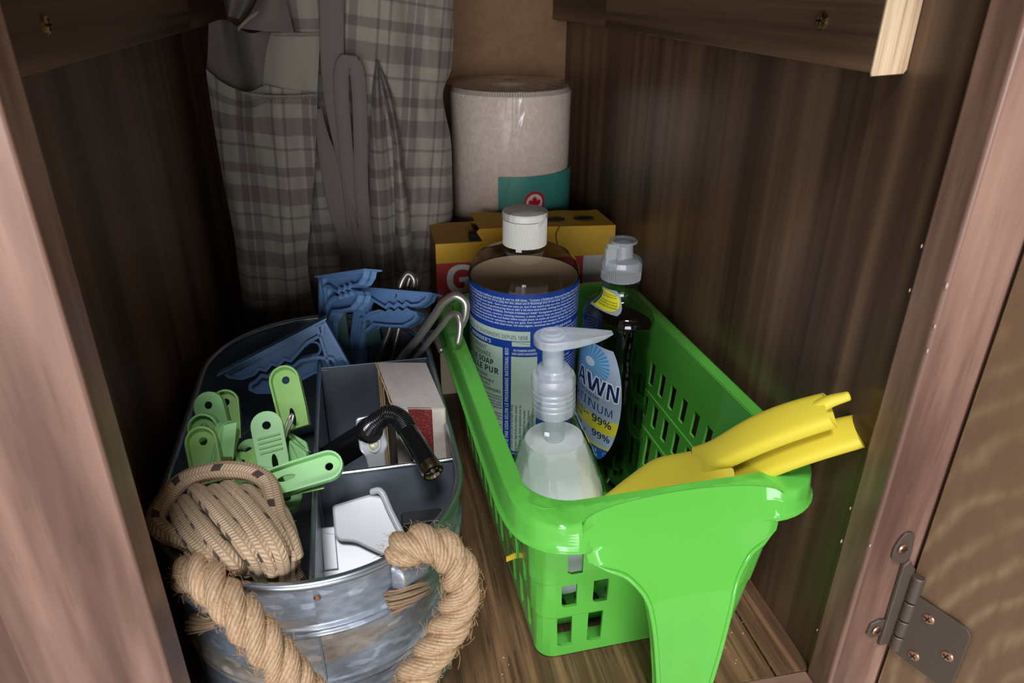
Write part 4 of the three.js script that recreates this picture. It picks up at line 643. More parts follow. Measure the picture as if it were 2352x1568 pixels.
  { const k = arm(t, 'arm', [-.026, .1391, -.349], [-.0658, .1326, -.345], [-0.1, 0.75, 0.66], 0.0172, true, false); 
    M('side_wall', slab([[-.0628, .1261, -.341], [-.0377, .1287, -.343], [-.0376, .129, -.341], [-.0626, .126, -.338]], [0, 0.2, 1], 0.002, 0.0006), gm2, t);
    M('neck', slab([[-.0789, .1363, -.362], [-.0631, .1346, -.357], [-.0597, .1285, -.35], [-.0727, .1297, -.351]], [-0.1, 0.75, 0.66], 0.004, 0.001, 0.002), gm, t);
    spring(t, [[-.065, .1307, -.341], [-.0628, .1358, -.339], [-.0615, .1347, -.339], [-.0629, .1313, -.339], [-.0652, .1291, -.34]]); }
  t = thing('clip', 'green clip lying low beside the divider, half hidden under the cord', 'clip', undefined, 0, 'green clips in the metal tub');
  arm(t, 'arm', [-.0593, .108, -.352], [-.0667, .1188, -.375], [0.1, 0.9, 0.4], 0.018, false, false); arm(t, 'arm', [-.0772, .111, -.368], [-.0888, .1223, -.395], [-0.1, 0.8, 0.5], 0.018, false, false, gm2);
  t = thing('clip', 'green clip lying flat behind the ridged clip, only a shiny strip showing', 'clip', undefined, 0, 'green clips in the metal tub');
  arm(t, 'arm', [-.0961, .1149, -.413], [-.0798, .1121, -.408], [0, 0.8, 0.6], 0.016, false, false); arm(t, 'arm', [-.0932, .1054, -.385], [-.077, .1101, -.38], [0, 0.8, 0.6], 0.016, false, false);
}

// ---------- blue ground pegs with toothed jaw heads ----------
{
  const bm = std({ color: srgb(116, 156, 202), roughness: 0.42, specularIntensity: 0.6 }), bm2 = std({ color: srgb(64, 100, 152), roughness: 0.5 });
  function peg(t, L, stemL) { // local x along the jaws, y up, z through the thickness
    const k = L / 0.066, sx = (a) => a.map(([x, y]) => [x * k, y * k]);
    const up = sx([[-0.006, 0], [0.064, 0], [0.062, -0.005], [0.056, -0.0095], [0.048, -0.0108], [0.044, -0.0092], [0.041, -0.0122], [0.036, -0.0102], [0.033, -0.0132], [0.028, -0.0112], [0.025, -0.0142], [0.02, -0.0124], [0.010, -0.0085], [-0.001, -0.0085]]);
    const lo = sx([[0.010, -0.0175], [0.0195, -0.0148], [0.0255, -0.016], [0.0285, -0.0134], [0.0335, -0.0152], [0.0365, -0.0124], [0.0415, -0.0142], [0.0445, -0.0114], [0.049, -0.0132], [0.054, -0.0138], [0.056, -0.017], [0.053, -0.0215], [0.044, -0.0265], [0.03, -0.0275], [0.016, -0.0275], [0.008, -0.034], [0.001, -0.034], [0.001, -0.0235]]);
    const st = sx([[-0.006, 0], [0.001, -0.0005], [0.007, -0.026], [0.0062, -stemL / k], [-0.0012, -stemL / k - 0.006], [-0.0052, -stemL / k]]);
    for (const [nm, o] of [['upper_jaw', up], ['lower_jaw', lo], ['stem', st]]) M(nm, [ext(poly(o), 0.0026, 0.0003).translate(0, 0, -0.0013), ring(o, 0.0017 * k, 0.0112, 0.0003).translate(0, 0, -0.0056)], bm, t);
    M('jaw_loop', [new THREE.TorusGeometry(0.0046 * k, 0.0011 * k, 8, 20, PI * 1.4).rotateZ(PI * 0.3).translate(0.0095 * k, -0.0132 * k, 0).scale(1, 1, 3.2)], bm, t);
    M('flange', box(-0.0075 * k, 0.067 * k, -0.0004, 0.0012, -0.0082, 0.0082, 0.0005), bm, t);
  }
  const place = (t, p, J, U) => { const x = A(J).normalize(), y = A(U); y.addScaledVector(x, -y.dot(x)).normalize(); t.position.copy(A(p)); t.quaternion.setFromRotationMatrix(new THREE.Matrix4().makeBasis(x, y, x.clone().cross(y))); };
  const mixv = (p, q, r) => [0.98 * p + 0.083 * q - 0.181 * r, 0.006 * p + 0.896 * q + 0.444 * r, 0.199 * p - 0.436 * q + 0.878 * r]; // right, up, towards the opening
  let t = thing('ground_peg', 'blue plastic peg leaning left with its toothed jaws wide in view', 'peg', undefined, 0, 'blue plastic pegs in the metal tub'); peg(t, 0.082, 0.07); place(t, [-.0477, .1463, -.53], mixv(-0.88, -0.48, 0.12), mixv(-0.5, 0.82, 0.3));
  t = thing('ground_peg', 'blue plastic peg standing upright behind the divider, its jaw ends turned to the front', 'peg', undefined, 0, 'blue plastic pegs in the metal tub'); peg(t, 0.074, 0.125); place(t, [-.0388, .1606, -.592], mixv(0.66, 0.0, 0.75), mixv(0.0, 1, 0));
  t = thing('ground_peg', 'blue plastic peg at the right with jaws pointing right towards the steel hooks', 'peg', undefined, 0, 'blue plastic pegs in the metal tub'); peg(t, 0.074, 0.125); place(t, [-.0075, .1459, -.595], mixv(0.86, -0.10, 0.48), mixv(0.18, 0.98, 0));
  // dark teal pegs behind
  const tm = std({ color: srgb(30, 84, 78), roughness: 0.5 });
  const teal = (lab, a, b) => { const s = thing('teal_stake', lab, 'stake', undefined, 0, 'teal plastic stakes in the metal tub'); const L = A(a).distanceTo(A(b)); const m = M('blade', [box(-0.007, 0.007, 0, L, -0.0011, 0.0011, 0.0008), box(-0.0011, 0.0011, 0, L, -0.0055, 0, 0.0006)], tm, s); M('point', ext(poly([[-0.007, 0], [0.007, 0], [0, -0.014]]), 0.0022, 0.0005).translate(0, 0, -0.0011), tm, m); pose(m, b, a, [0.2, 0.2, 1]); };
  teal('dark teal plastic stake behind the upright blue peg, left of the two', [-.0332, .1346, -.577], [-.0306, .0648, -.56]); teal('dark teal plastic stake right of the upright blue peg, leaning beside the hooks', [-.0067, .1242, -.577], [-.0008, .0615, -.56]);
}

// ---------- steel hooked stakes ----------
{
  const mk = (lab, pts, r, m = M_steel) => { const o = M('hook_stake', tube(pts, r, 90, 14), m); tag(o, lab, 'stake', 'steel hook stakes in the metal tub'); };
  mk('thick shiny steel hook stake with the largest crook, beside the big soap bottle', [[-.0009, .0679, -.545], [.0125, .1028, -.532], [.0301, .1313, -.518], [.0439, .1559, -.508], [.0511, .1688, -.502], [.0594, .1744, -.498], [.0656, .1694, -.496], [.0653, .1598, -.495], [.0617, .1506, -.495]], 0.0033);
  mk('thinner steel hook stake whose crook hangs over the green basket rim', [[.012, .0745, -.535], [.0238, .1061, -.522], [.0378, .1327, -.508], [.0474, .1519, -.495], [.0532, .1632, -.488], [.0573, .1657, -.484], [.0593, .1613, -.48], [.0588, .1537, -.478], [.0568, .145, -.477]], 0.0024);
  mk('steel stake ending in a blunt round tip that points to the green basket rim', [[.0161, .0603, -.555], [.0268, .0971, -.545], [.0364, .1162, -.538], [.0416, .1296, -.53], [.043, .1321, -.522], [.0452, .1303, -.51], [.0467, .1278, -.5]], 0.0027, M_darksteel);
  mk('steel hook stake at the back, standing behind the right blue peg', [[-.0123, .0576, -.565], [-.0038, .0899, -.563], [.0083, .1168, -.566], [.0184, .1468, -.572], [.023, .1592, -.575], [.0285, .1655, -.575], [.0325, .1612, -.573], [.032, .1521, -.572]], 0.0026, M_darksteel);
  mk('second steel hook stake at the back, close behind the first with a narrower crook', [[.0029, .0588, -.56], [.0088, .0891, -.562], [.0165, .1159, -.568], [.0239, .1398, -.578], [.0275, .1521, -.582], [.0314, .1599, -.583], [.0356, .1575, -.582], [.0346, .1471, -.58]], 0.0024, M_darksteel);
  const thin = (lab, pts) => tag(M('thin_peg', tube(pts, 0.0015, 30, 8), M_darksteel), lab, 'peg', 'thin dark metal pegs lying in the metal tub');
  const g = 'thin dark metal peg lying deep in the tub behind the green clips';
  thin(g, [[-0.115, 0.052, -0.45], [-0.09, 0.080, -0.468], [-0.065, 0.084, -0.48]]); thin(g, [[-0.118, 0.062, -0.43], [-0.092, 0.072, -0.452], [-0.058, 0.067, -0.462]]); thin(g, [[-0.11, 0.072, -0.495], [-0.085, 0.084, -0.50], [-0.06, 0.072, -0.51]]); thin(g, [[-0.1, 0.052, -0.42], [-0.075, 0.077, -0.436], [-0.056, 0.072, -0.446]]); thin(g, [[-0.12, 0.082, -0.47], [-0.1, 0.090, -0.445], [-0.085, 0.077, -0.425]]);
}

// ---------- matchbox ----------
{
  const t = thing('matchbox', 'worn white and dark red matchbox standing on end in the metal tub', 'matchbox');
  const T4 = [[-.0033, .1325, -.4814], [.0323, .1325, -.4739], [.039, .1325, -.407], [.0057, .1325, -.4146]]; // back left, back right, front right, front left
  const B4 = T4.map((p, i) => [p[0] + (i === 0 || i === 3 ? -0.0005 : 0.0005), 0.006, p[2] - 0.001]);
  const ctop = dtex(256, 512, (u, v) => { const f = fbm(u * 30, v * 50, 16, 4), s = fbm(u * 4, v * 7, 19, 3); return mix3([182, 172, 164], [214, 206, 198], f * 0.5 + s * 0.5); });
  const cfr = dtex(256, 512, (u, v) => { const e = 0.27 + 0.006 * fbm(v * 30, 1, 3), w = 0.74, sc = fbm(u * 26, v * 160, 44, 3); if (u > e && u < w) return mix3([128, 44, 40], [176, 92, 84], sstep(0.55, 0.75, sc)); return mix3([214, 200, 186], [236, 226, 214], fbm(u * 9, v * 30, 45, 3)); });
  const kraft = std({ color: srgb(205, 170, 130), roughness: 0.9 });
  const quad = (a, b, c, d, m, name, th) => M(name, slab3(a, b, c, d, th), m, t);
  function slab3(a, b, c, d, th) { // a b c d round the outside face; uv from a (0,1) b (1,1) c (1,0) d (0,0)
    const n = A(b).sub(A(a)).cross(A(d).sub(A(a))).normalize().multiplyScalar(th), P = [a, b, c, d].map(A), Q = P.map((p) => p.clone().add(n));
    const f = (p, q, r, s) => grid(1, 1, (u, v) => p.clone().lerp(q, u).lerp(s.clone().lerp(r, u), 1 - v).toArray());
    return [f(P[0], P[1], P[2], P[3]), f(Q[1], Q[0], Q[3], Q[2]), f(P[1], P[0], Q[0], Q[1]), f(P[2], P[1], Q[1], Q[2]), f(P[3], P[2], Q[2], Q[3]), f(P[0], P[3], Q[3], Q[0])];
  }
  quad(T4[0], T4[1], T4[2], T4[3], std({ map: ctop, roughness: 0.85 }), 'top_panel', 0.0009);
  quad(T4[3], T4[2], B4[2], B4[3], std({ map: cfr, roughness: 0.7 }), 'front_panel', 0.0008);
  quad(T4[2], T4[1], B4[1], B4[2], kraft, 'side_panel', 0.0008); quad(T4[1], T4[0], B4[0], B4[1], kraft, 'back_panel', 0.0008);
  { // inner tray seen through the open left end, with torn edge
    const inn = (p, q, k) => [lerp(p[0], q[0], k), lerp(p[1], q[1], k) - 0.0015, lerp(p[2], q[2], k)];
    const a = inn(T4[0], T4[1], 0.08), b = inn(T4[3], T4[2], 0.08), c = inn(B4[3], B4[2], 0.08), d = inn(B4[0], B4[1], 0.08);
    quad(a, b, c, d, std({ color: srgb(120, 108, 92), roughness: 0.9 }), 'tray_end', 0.001);
    const r = rng(14), pts = []; for (let i = 0; i <= 14; i++) { const k = i / 14; pts.push([lerp(T4[0][0], T4[3][0], k) - 0.0006 - 0.0008 * r(), T4[0][1] - 0.0012 * r(), lerp(T4[0][2], T4[3][2], k)]); } M('torn_edge', tube(pts, 0.0007, 40, 6), kraft, t);
    for (const k of [0.25, 0.42]) { const p = [lerp(T4[0][0], T4[3][0], k) - 0.0006, T4[0][1] - 0.006, lerp(T4[0][2], T4[3][2], k)]; M('card_layer', tube([p, [p[0], p[1] - 0.05, p[2]], [p[0], 0.01, p[2]]], 0.0006, 10, 5), kraft, t); }
  }
}

// ---------- flexible-neck lighter ----------
{
  const t = thing('gas_lighter', 'black gas lighter with bent ribbed neck and silver face, beside the matchbox', 'lighter');
  const silver = std({ color: srgb(205, 210, 212), metalness: 0.55, roughness: 0.3 }), black = std({ color: srgb(20, 20, 22), roughness: 0.28 });
  const o = A([-.01, .1193, -.4]), n = V(0.10, 0.50, 0.86).normalize(), g = new THREE.Group();
  const up = V(-0.02, 1, 0); up.addScaledVector(n, -up.dot(n)).normalize(); const rt = up.clone().cross(n);
  const bas = new THREE.Matrix4().makeBasis(rt, up, n).setPosition(o);
  const plate = smoothPolyCorner([[-0.0088, 0.0155], [0.0085, 0.0155], [0.0092, -0.006], [0.0065, -0.0095], [0.0058, -0.020], [-0.0058, -0.020], [-0.0066, -0.0095], [-0.0092, -0.006]], 0.003);
  M('face_plate', ext(poly(plate), 0.004, 0.0012, 6, 3).applyMatrix4(bas), silver, t);
  M('lamp_bezel', [ring(smoothPolyCorner([[-0.0045, 0.001], [0.0045, 0.001], [0.0045, -0.006], [0, -0.0095], [-0.0045, -0.006]], 0.003), 0.0011, 0.0058).applyMatrix4(bas)], silver, t);
  M('lamp_lens', new THREE.SphereGeometry(0.0032, 20, 12).scale(1, 1, 0.5).translate(0, -0.0032, 0.0042).applyMatrix4(bas), std({ color: srgb(214, 206, 170), roughness: 0.08, clearcoat: 1 }), t);
  { // dark body behind the face, lying down to the left
    const ax = V(-0.77, -0.60, -0.22).normalize(), bz = V(0.1, 0.2, 0.97); bz.addScaledVector(ax, -bz.dot(ax)).normalize(); const by = bz.clone().cross(ax);
    const bx = new RoundedBoxGeometry(0.062, 0.0165, 0.015, 2, 0.003); bx.translate(0.034, 0, -0.0075); M('body', bx.applyMatrix4(new THREE.Matrix4().makeBasis(ax, by, bz).setPosition(o.clone().add(V(0, 0.001, 0)))), black, t);
  }
  const c0 = V(-0.0015, 0.0062, 0.003).applyMatrix4(bas);
  M('collar', lathe([[0, 0], [0.0082, 0], [0.0088, 0.0012], [0.0084, 0.004], [0.0066, 0.0062], [0, 0.0062]], 36, 0.5).applyQuaternion(new THREE.Quaternion().setFromUnitVectors(V(0, 1, 0), V(0.25, 0.45, 0.86).normalize())).translate(c0.x, c0.y, c0.z), black, t);
  const hp = [c0.toArray(), [-.0059, .1359, -.394], [.0018, .1415, -.392], [.0087, .1402, -.387], [.0125, .1362, -.379]];
  M('ribbed_neck', tube(hp, (q) => 0.0060 + 0.00045 * sin(q * 2 * PI * 34), 340, 20), std({ color: srgb(34, 34, 36), roughness: 0.22, clearcoat: 0.6, metalness: 0.3 }), t);
  const e0 = A(hp[4]), e1 = A([.0238, .1265, -.35]), e2 = A([.0232, .1267, -.352]);
  M('nozzle_tube', tube([e0, e0.clone().lerp(e1, 0.4), e2], 0.0063, 20, 24), std({ color: srgb(18, 20, 22), roughness: 0.12, clearcoat: 0.8 }), t);
  const dir = e1.clone().sub(e0).normalize(), tp = lathe([[0.0066, -0.004], [0.0069, 0.001], [0.0066, 0.0026], [0.0056, 0.0028], [0.0046, 0.0014], [0.0042, -0.004], [0, -0.0045]], 32, 0.5); tp.applyQuaternion(new THREE.Quaternion().setFromUnitVectors(V(0, 1, 0), dir)).translate(e1.x, e1.y, e1.z);
  M('nozzle_ring', tp, std({ color: srgb(200, 180, 160), metalness: 1, roughness: 0.2 }), t);
  M('igniter_pin', tube([e1.clone().addScaledVector(dir, -0.004), e1.clone().addScaledVector(dir, -0.001), e1.clone().addScaledVector(dir, 0.0008)], 0.0012, 6, 8), M_steel, t);
  // grey pegs of the second tool lying beside it
}

// ---------- white plastic clips and black fitting in the front right cell ----------
{
  const wm = std({ color: srgb(212, 214, 216), roughness: 0.25, specularIntensity: 0.8 });
  const n1 = [-0.05, 0.72, 0.69];
  let t = thing('plastic_hook', 'white glossy plastic hook clip on top, its wavy edge facing front', 'clip', undefined, 0, 'white plastic clips in the metal tub');
  const o1 = [-.0158, .098, -.3457];
  const W = [[-.0366, .1025, -.3584], [-.0135, .106, -.3604], [-.0048, .1045, -.3581], [.0057, .0863, -.3384], [.0032, .0822, -.3343], [-.0086, .0805, -.3334], [-.0178, .0841, -.3378], [-.0237, .0866, -.3408], [-.0289, .0874, -.342], [-.0337, .0877, -.3427], [-.0361, .0901, -.3453]];
  M('plate', slab(W, n1, 0.0045, 0.0016, 0.0022), wm, t);
  M('raised_ridge', tube([[-.0126, .1072, -.3605], [-.0076, .1083, -.3593], [-.0019, .0988, -.3489], [.0053, .0867, -.3357]], 0.0021, 30, 10), wm, t);
  t = thing('plastic_hook', 'white plastic hook clip underneath at the left, hollow side up', 'clip', undefined, 0, 'white plastic clips in the metal tub');
  const Q = [[-.0509, .0871, -.3548], [-.0483, .0883, -.3564], [-.0281, .0882, -.3562], [-.0017, .0788, -.3437], [-.0028, .0711, -.3335], [-.0436, .0699, -.3319], [-.0491, .0749, -.3385]];
  M('plate', slab(Q, [0, 0.8, 0.6], 0.003, 0.001, 0.002), wm, t);
  M('side_wall', slab([[-.0503, .0907, -.3505], [-.0447, .091, -.351], [-.0436, .0767, -.3319], [-.0471, .0767, -.3319]], [0, 0.8, 0.6], 0.007, 0.0012, 0.001), wm, t);
  M('inner_step', slab([[-.0443, .0883, -.3522], [-.036, .087, -.3505], [-.0352, .0746, -.334], [-.0434, .0747, -.3341]], [0, 0.8, 0.6], 0.0035, 0.0006), wm, t);
  t = thing('plastic_hook', 'narrow edge of a cream plastic clip standing against the tub divider', 'clip', undefined, 0, 'white plastic clips in the metal tub');
  M('plate', slab([[-.0445, .1429, -.2887], [-.0445, .1324, -.3016], [-.0445, .132, -.2922], [-.0445, .1379, -.2671], [-.0445, .1423, -.2626]].map((p, i) => [[-0.0445, 0.098, -0.345], [-0.0445, 0.1, -0.335], [-0.0445, 0.096, -0.315], [-0.0445, 0.075, -0.305], [-0.0445, 0.07, -0.34]][i]), [1, 0, 0], 0.0022, 0.0008, 0.002), std({ color: srgb(226, 216, 198), roughness: 0.4 }), t);
  const bl = std({ color: srgb(44, 42, 42), roughness: 0.5 });
  t = thing('plastic_fitting', 'dark plastic fitting in the right of the front cell behind the white clips', 'fitting');
  M('block', box(0.004, 0.0295, 0.05, 0.0865, -0.3635, -0.352, 0.0012), bl, t); M('flange', box(0.0095, 0.0265, 0.05, 0.0845, -0.352, -0.337, 0.001), bl, t); M('rib', box(0.0148, 0.0162, 0.05, 0.0858, -0.352, -0.336, 0.0004), std({ color: srgb(120, 116, 112), roughness: 0.5 }), t);
}

// ---------- paper towel roll in plastic wrap ----------
{
  const t = thing('paper_towel_roll', 'tall white paper towel roll in clear wrap with teal label and red leaf badge', 'paper roll', [0.161, 0, -0.80]);
  const pt = dtex(512, 512, (u, v) => { const q = fbm(u * 40, v * 40, 71, 3); return mix3([206, 188, 172], [236, 222, 208], q * 0.7 + 0.3 * fbm(u * 6, v * 6, 73, 2)); }, { rep: [3, 2] });
  const bt = dtex(512, 512, (u, v) => { const x = u * 26 + (floor(v * 26) % 2) * 0.5, y = v * 26; return 150 + 60 * cos(x * 2 * PI) * cos(y * 2 * PI) + 40 * (fbm(u * 60, v * 60, 72, 3) - 0.5); }, { srgb: false, rep: [3, 2] });
  M('paper', [new THREE.CylinderGeometry(0.0655, 0.0655, 0.28, 72, 1, true).translate(0, 0.144, 0), lathe([[0.02, 0.001], [0.064, 0.001], [0.0655, 0.004]], 64, 0.6), lathe([[0.0655, 0.284], [0.063, 0.2885], [0.02, 0.2885], [0.0195, 0.27], [0, 0.27]], 64, 0.6)], std({ map: pt, bumpMap: bt, bumpScale: 0.0006, roughness: 0.95 }), t);
  // clear wrap with stretched creases, gathered on the top
  const wrapR = (a, y) => { const zone = sstep(-0.6, -0.4, a) * sstep(0.12, -0.08, a) * sstep(0.10, 0.16, y), top = sstep(0.255, 0.285, y) * sstep(-0.9, -0.5, a); const rg = (f, s, q) => pow(max(0, sin(a * f - y * s + 4 * fbm(a * 5 + q, y * 16, 7, 2))), 9); return 0.0670 + zone * (0.0024 * rg(13, 52, 1) + 0.0016 * rg(23, 34, 5)) * (0.3 + fbm(a * 9, y * 22, 9, 2)) + 0.0016 * top * rg(34, 20, 3) * fbm(a * 8, 3, 4, 2); };
  const wg = grid(240, 70, (u, v) => { const a = (u * 2 - 1) * PI; let y, r; if (v < 0.85) { y = 0.0005 + 0.289 * v / 0.85; r = wrapR(a, y); } else { const q = (v - 0.85) / 0.15; y = 0.2895 + 0.0042 * sin(q * PI / 2) + 0.0008 * sin(a * 22 + q * 9) * (1 - q); r = wrapR(a, 0.29) * cos(q * PI / 2 * 0.94) + 0.002; } return [r * sin(a), y, r * cos(a)]; }, null, true);
  M('wrap', wg, std({ color: srgb(252, 250, 248), transmission: 1, thickness: 0, roughness: 0.1, ior: 1.5 }), t, 'clear crinkled plastic wrap');
  const tex = ctex(1024, 640, (g, W, H) => { // 100 degrees wide, 73 mm high; the teal starts 21 degrees left of centre
    const X = (d) => (d + 21.5) / 100 * W, Y = (y) => (0.2045 - y) / 0.073 * H;
    g.fillStyle = '#3f8e80'; g.fillRect(0, 0, W, H); const r = rng(4); for (let i = 0; i < 300; i++) { g.fillStyle = `rgba(${r() < 0.5 ? '120,190,175' : '30,100,90'},.10)`; g.fillRect(r() * W, r() * H, 20 + 60 * r(), 3); }
    const cx = X(11.5), cy = Y(0.1765), R = 0.0122 / 0.073 * H, RX = R * 0.0122 / 0.0122 * (W / (100 * PI / 180 * 0.0678)) / (H / 0.073);
    g.save(); g.translate(cx, cy); g.scale(RX / R, 1); g.fillStyle = '#c02436'; g.beginPath(); g.arc(0, 0, R, 0, 7); g.fill(); g.fillStyle = '#e9dcd4'; g.beginPath(); g.arc(0, 0, R * 0.76, 0, 7); g.fill();
    g.fillStyle = '#c81f30'; g.beginPath(); const L = [[0, -1], [0.2, -0.62], [0.42, -0.72], [0.34, -0.22], [0.62, -0.5], [0.7, -0.32], [1, -0.36], [0.9, -0.05], [1.02, 0.08], [0.5, 0.48], [0.56, 0.66], [0.06, 0.58], [0.06, 1], [-0.06, 1], [-0.06, 0.58], [-0.56, 0.66], [-0.5, 0.48], [-1.02, 0.08], [-0.9, -0.05], [-1, -0.36], [-0.7, -0.32], [-0.62, -0.5], [-0.34, -0.22], [-0.42, -0.72], [-0.2, -0.62]]; L.forEach((p, i) => (i ? g.lineTo(p[0] * R * 0.6, p[1] * R * 0.62) : g.moveTo(p[0] * R * 0.6, p[1] * R * 0.62))); g.fill(); g.restore();
  });
  M('label', grid(40, 4, (u, v) => { const a = (-21.5 + 100 * u) * PI / 180, y = lerp(0.1315, 0.2045, v), r = 0.0684; return [r * sin(a), y, r * cos(a)]; }), std({ map: tex, roughness: 0.35 }), t, 'teal label with a red maple leaf badge');
}

// ---------- yellow and red carton ----------
{
  const t = thing('carton', 'torn yellow and red cardboard carton with big white lettering behind the large bottle', 'box', [0, 0, 0]);
  const x0 = 0.0592, x1 = 0.2372, zf = -0.65, zb = -0.715, top = 0.1649;
  const tex = ctex(1024, 950, (g, W, H) => { // front 178 mm by 165 mm
    const X = (x) => (x - x0) / (x1 - x0) * W, Y = (y) => (top - y) / top * H;
    g.fillStyle = '#d8c7a8'; g.fillRect(0, 0, W, H); g.fillStyle = '#b8322a'; g.fillRect(0, Y(0.1453), X(0.206), Y(0.075) - Y(0.1453)); g.fillStyle = '#cfc8c0'; g.fillRect(X(0.206), Y(0.1453), W, Y(0.075) - Y(0.1453));
    g.fillStyle = '#d9a51c'; g.fillRect(0, 0, W, Y(0.1448)); g.fillStyle = '#c99a1e'; g.fillRect(0, Y(0.106), X(0.206), Y(0.095) - Y(0.106));
    g.save(); g.translate(X(0.0665), Y(0.1135)); g.scale(1, 1.02); g.fillStyle = '#e8e6e0'; g.font = 'bold 228px sans-serif'; g.fillText('GLAD', 0, 0); g.restore();
    g.fillStyle = '#8a1f1a'; g.font = 'bold 40px sans-serif'; const r = rng(9); for (let i = 0; i < 120; i++) { g.fillStyle = 'rgba(60,40,20,.05)'; g.fillRect(r() * W, r() * H, 40 * r(), 30 * r()); }
  });
  const yel = dtex(256, 128, (u, v) => { const f = fbm(u * 14, v * 10, 5, 4), w = fbm(u * 40, v * 30, 6, 3); return mix3([196, 148, 30], [224, 176, 44], f * 0.7 + w * 0.3); });
  const card = std({ map: yel, roughness: 0.7 }), brown = std({ color: srgb(150, 112, 60), roughness: 0.85 });
  const fr = grid(1, 1, (u, v) => [lerp(x0, x1, u), top * v, zf]); M('front_panel', fr, std({ map: tex, roughness: 0.6 }), t, 'front printed yellow, red and white');
  M('side_panel', box(x0, x0 + 0.0006, 0, top, zb, zf - 0.0003, 0), brown, t); M('side_panel', box(x1 - 0.0006, x1, 0, top, zb, zf - 0.0003, 0), card, t); M('back_panel', box(x0, x1, 0, top, zb - 0.0006, zb, 0), card, t);
  M('top_panel', box(x0, 0.102, top - 0.0004, top + 0.0002, zb, zf, 0), std({ color: srgb(188, 142, 66), roughness: 0.8 }), t);
  // raised lid on the right with its front flap, torn at the left
  const lid = slab([[0.1035, 0.1665, zf + 0.001], [0.0985, 0.1745, zf + 0.001], [0.1015, 0.1775, zf + 0.001], [0.14, 0.1772, zf + 0.001], [0.1797, 0.1757, zf + 0.001], [0.21, 0.1746, zf + 0.001], [0.2372, 0.1738, zf + 0.001], [0.2372, 0.1438, zf + 0.001], [0.1085, 0.1452, zf + 0.001], [0.111, 0.1555, zf + 0.001]], [0, 0, 1], 0.0009, 0.0002);
  M('lid_flap', muv(lid), std({ map: rep(yel, 12, 24), roughness: 0.65 }), t, 'yellow torn lid flap');
  const lt = grid(12, 6, (u, v) => { const x = lerp(0.1015, 0.2372, u); return [x, lerp(0.1772, 0.1737, u) + 0.0006 * sin(u * 20) * v - 0.002 * v, lerp(zf + 0.0006, zb + 0.004, v)]; }); M('lid', lt, std({ map: yel, roughness: 0.75 }), t);
  for (const x of [0.182, 0.212]) { const g = new THREE.CylinderGeometry(0.0105, 0.0105, 0.0006, 24).scale(1, 1, 0.62).translate(x, 0.1757 - (x - 0.16) * 0.02, -0.675); M('finger_hole', g, M_recess, t); }
  { const pts = [V(0.1797, 0.1757, zf + 0.0022), V(0.1775, 0.1715, zf + 0.0022), V(0.1765, 0.166, zf + 0.0022), V(0.1785, 0.158, zf + 0.0022)]; M('crease', tube(pts, 0.0008, 16, 5), std({ color: srgb(140, 104, 60), roughness: 0.9 }), t); }
  M('inner_dark', box(0.0925, 0.112, 0.155, 0.172, zf - 0.012, zf - 0.0006, 0), std({ color: srgb(24, 22, 20), roughness: 0.9 }), t, 'dark gap where the lid is torn');
}

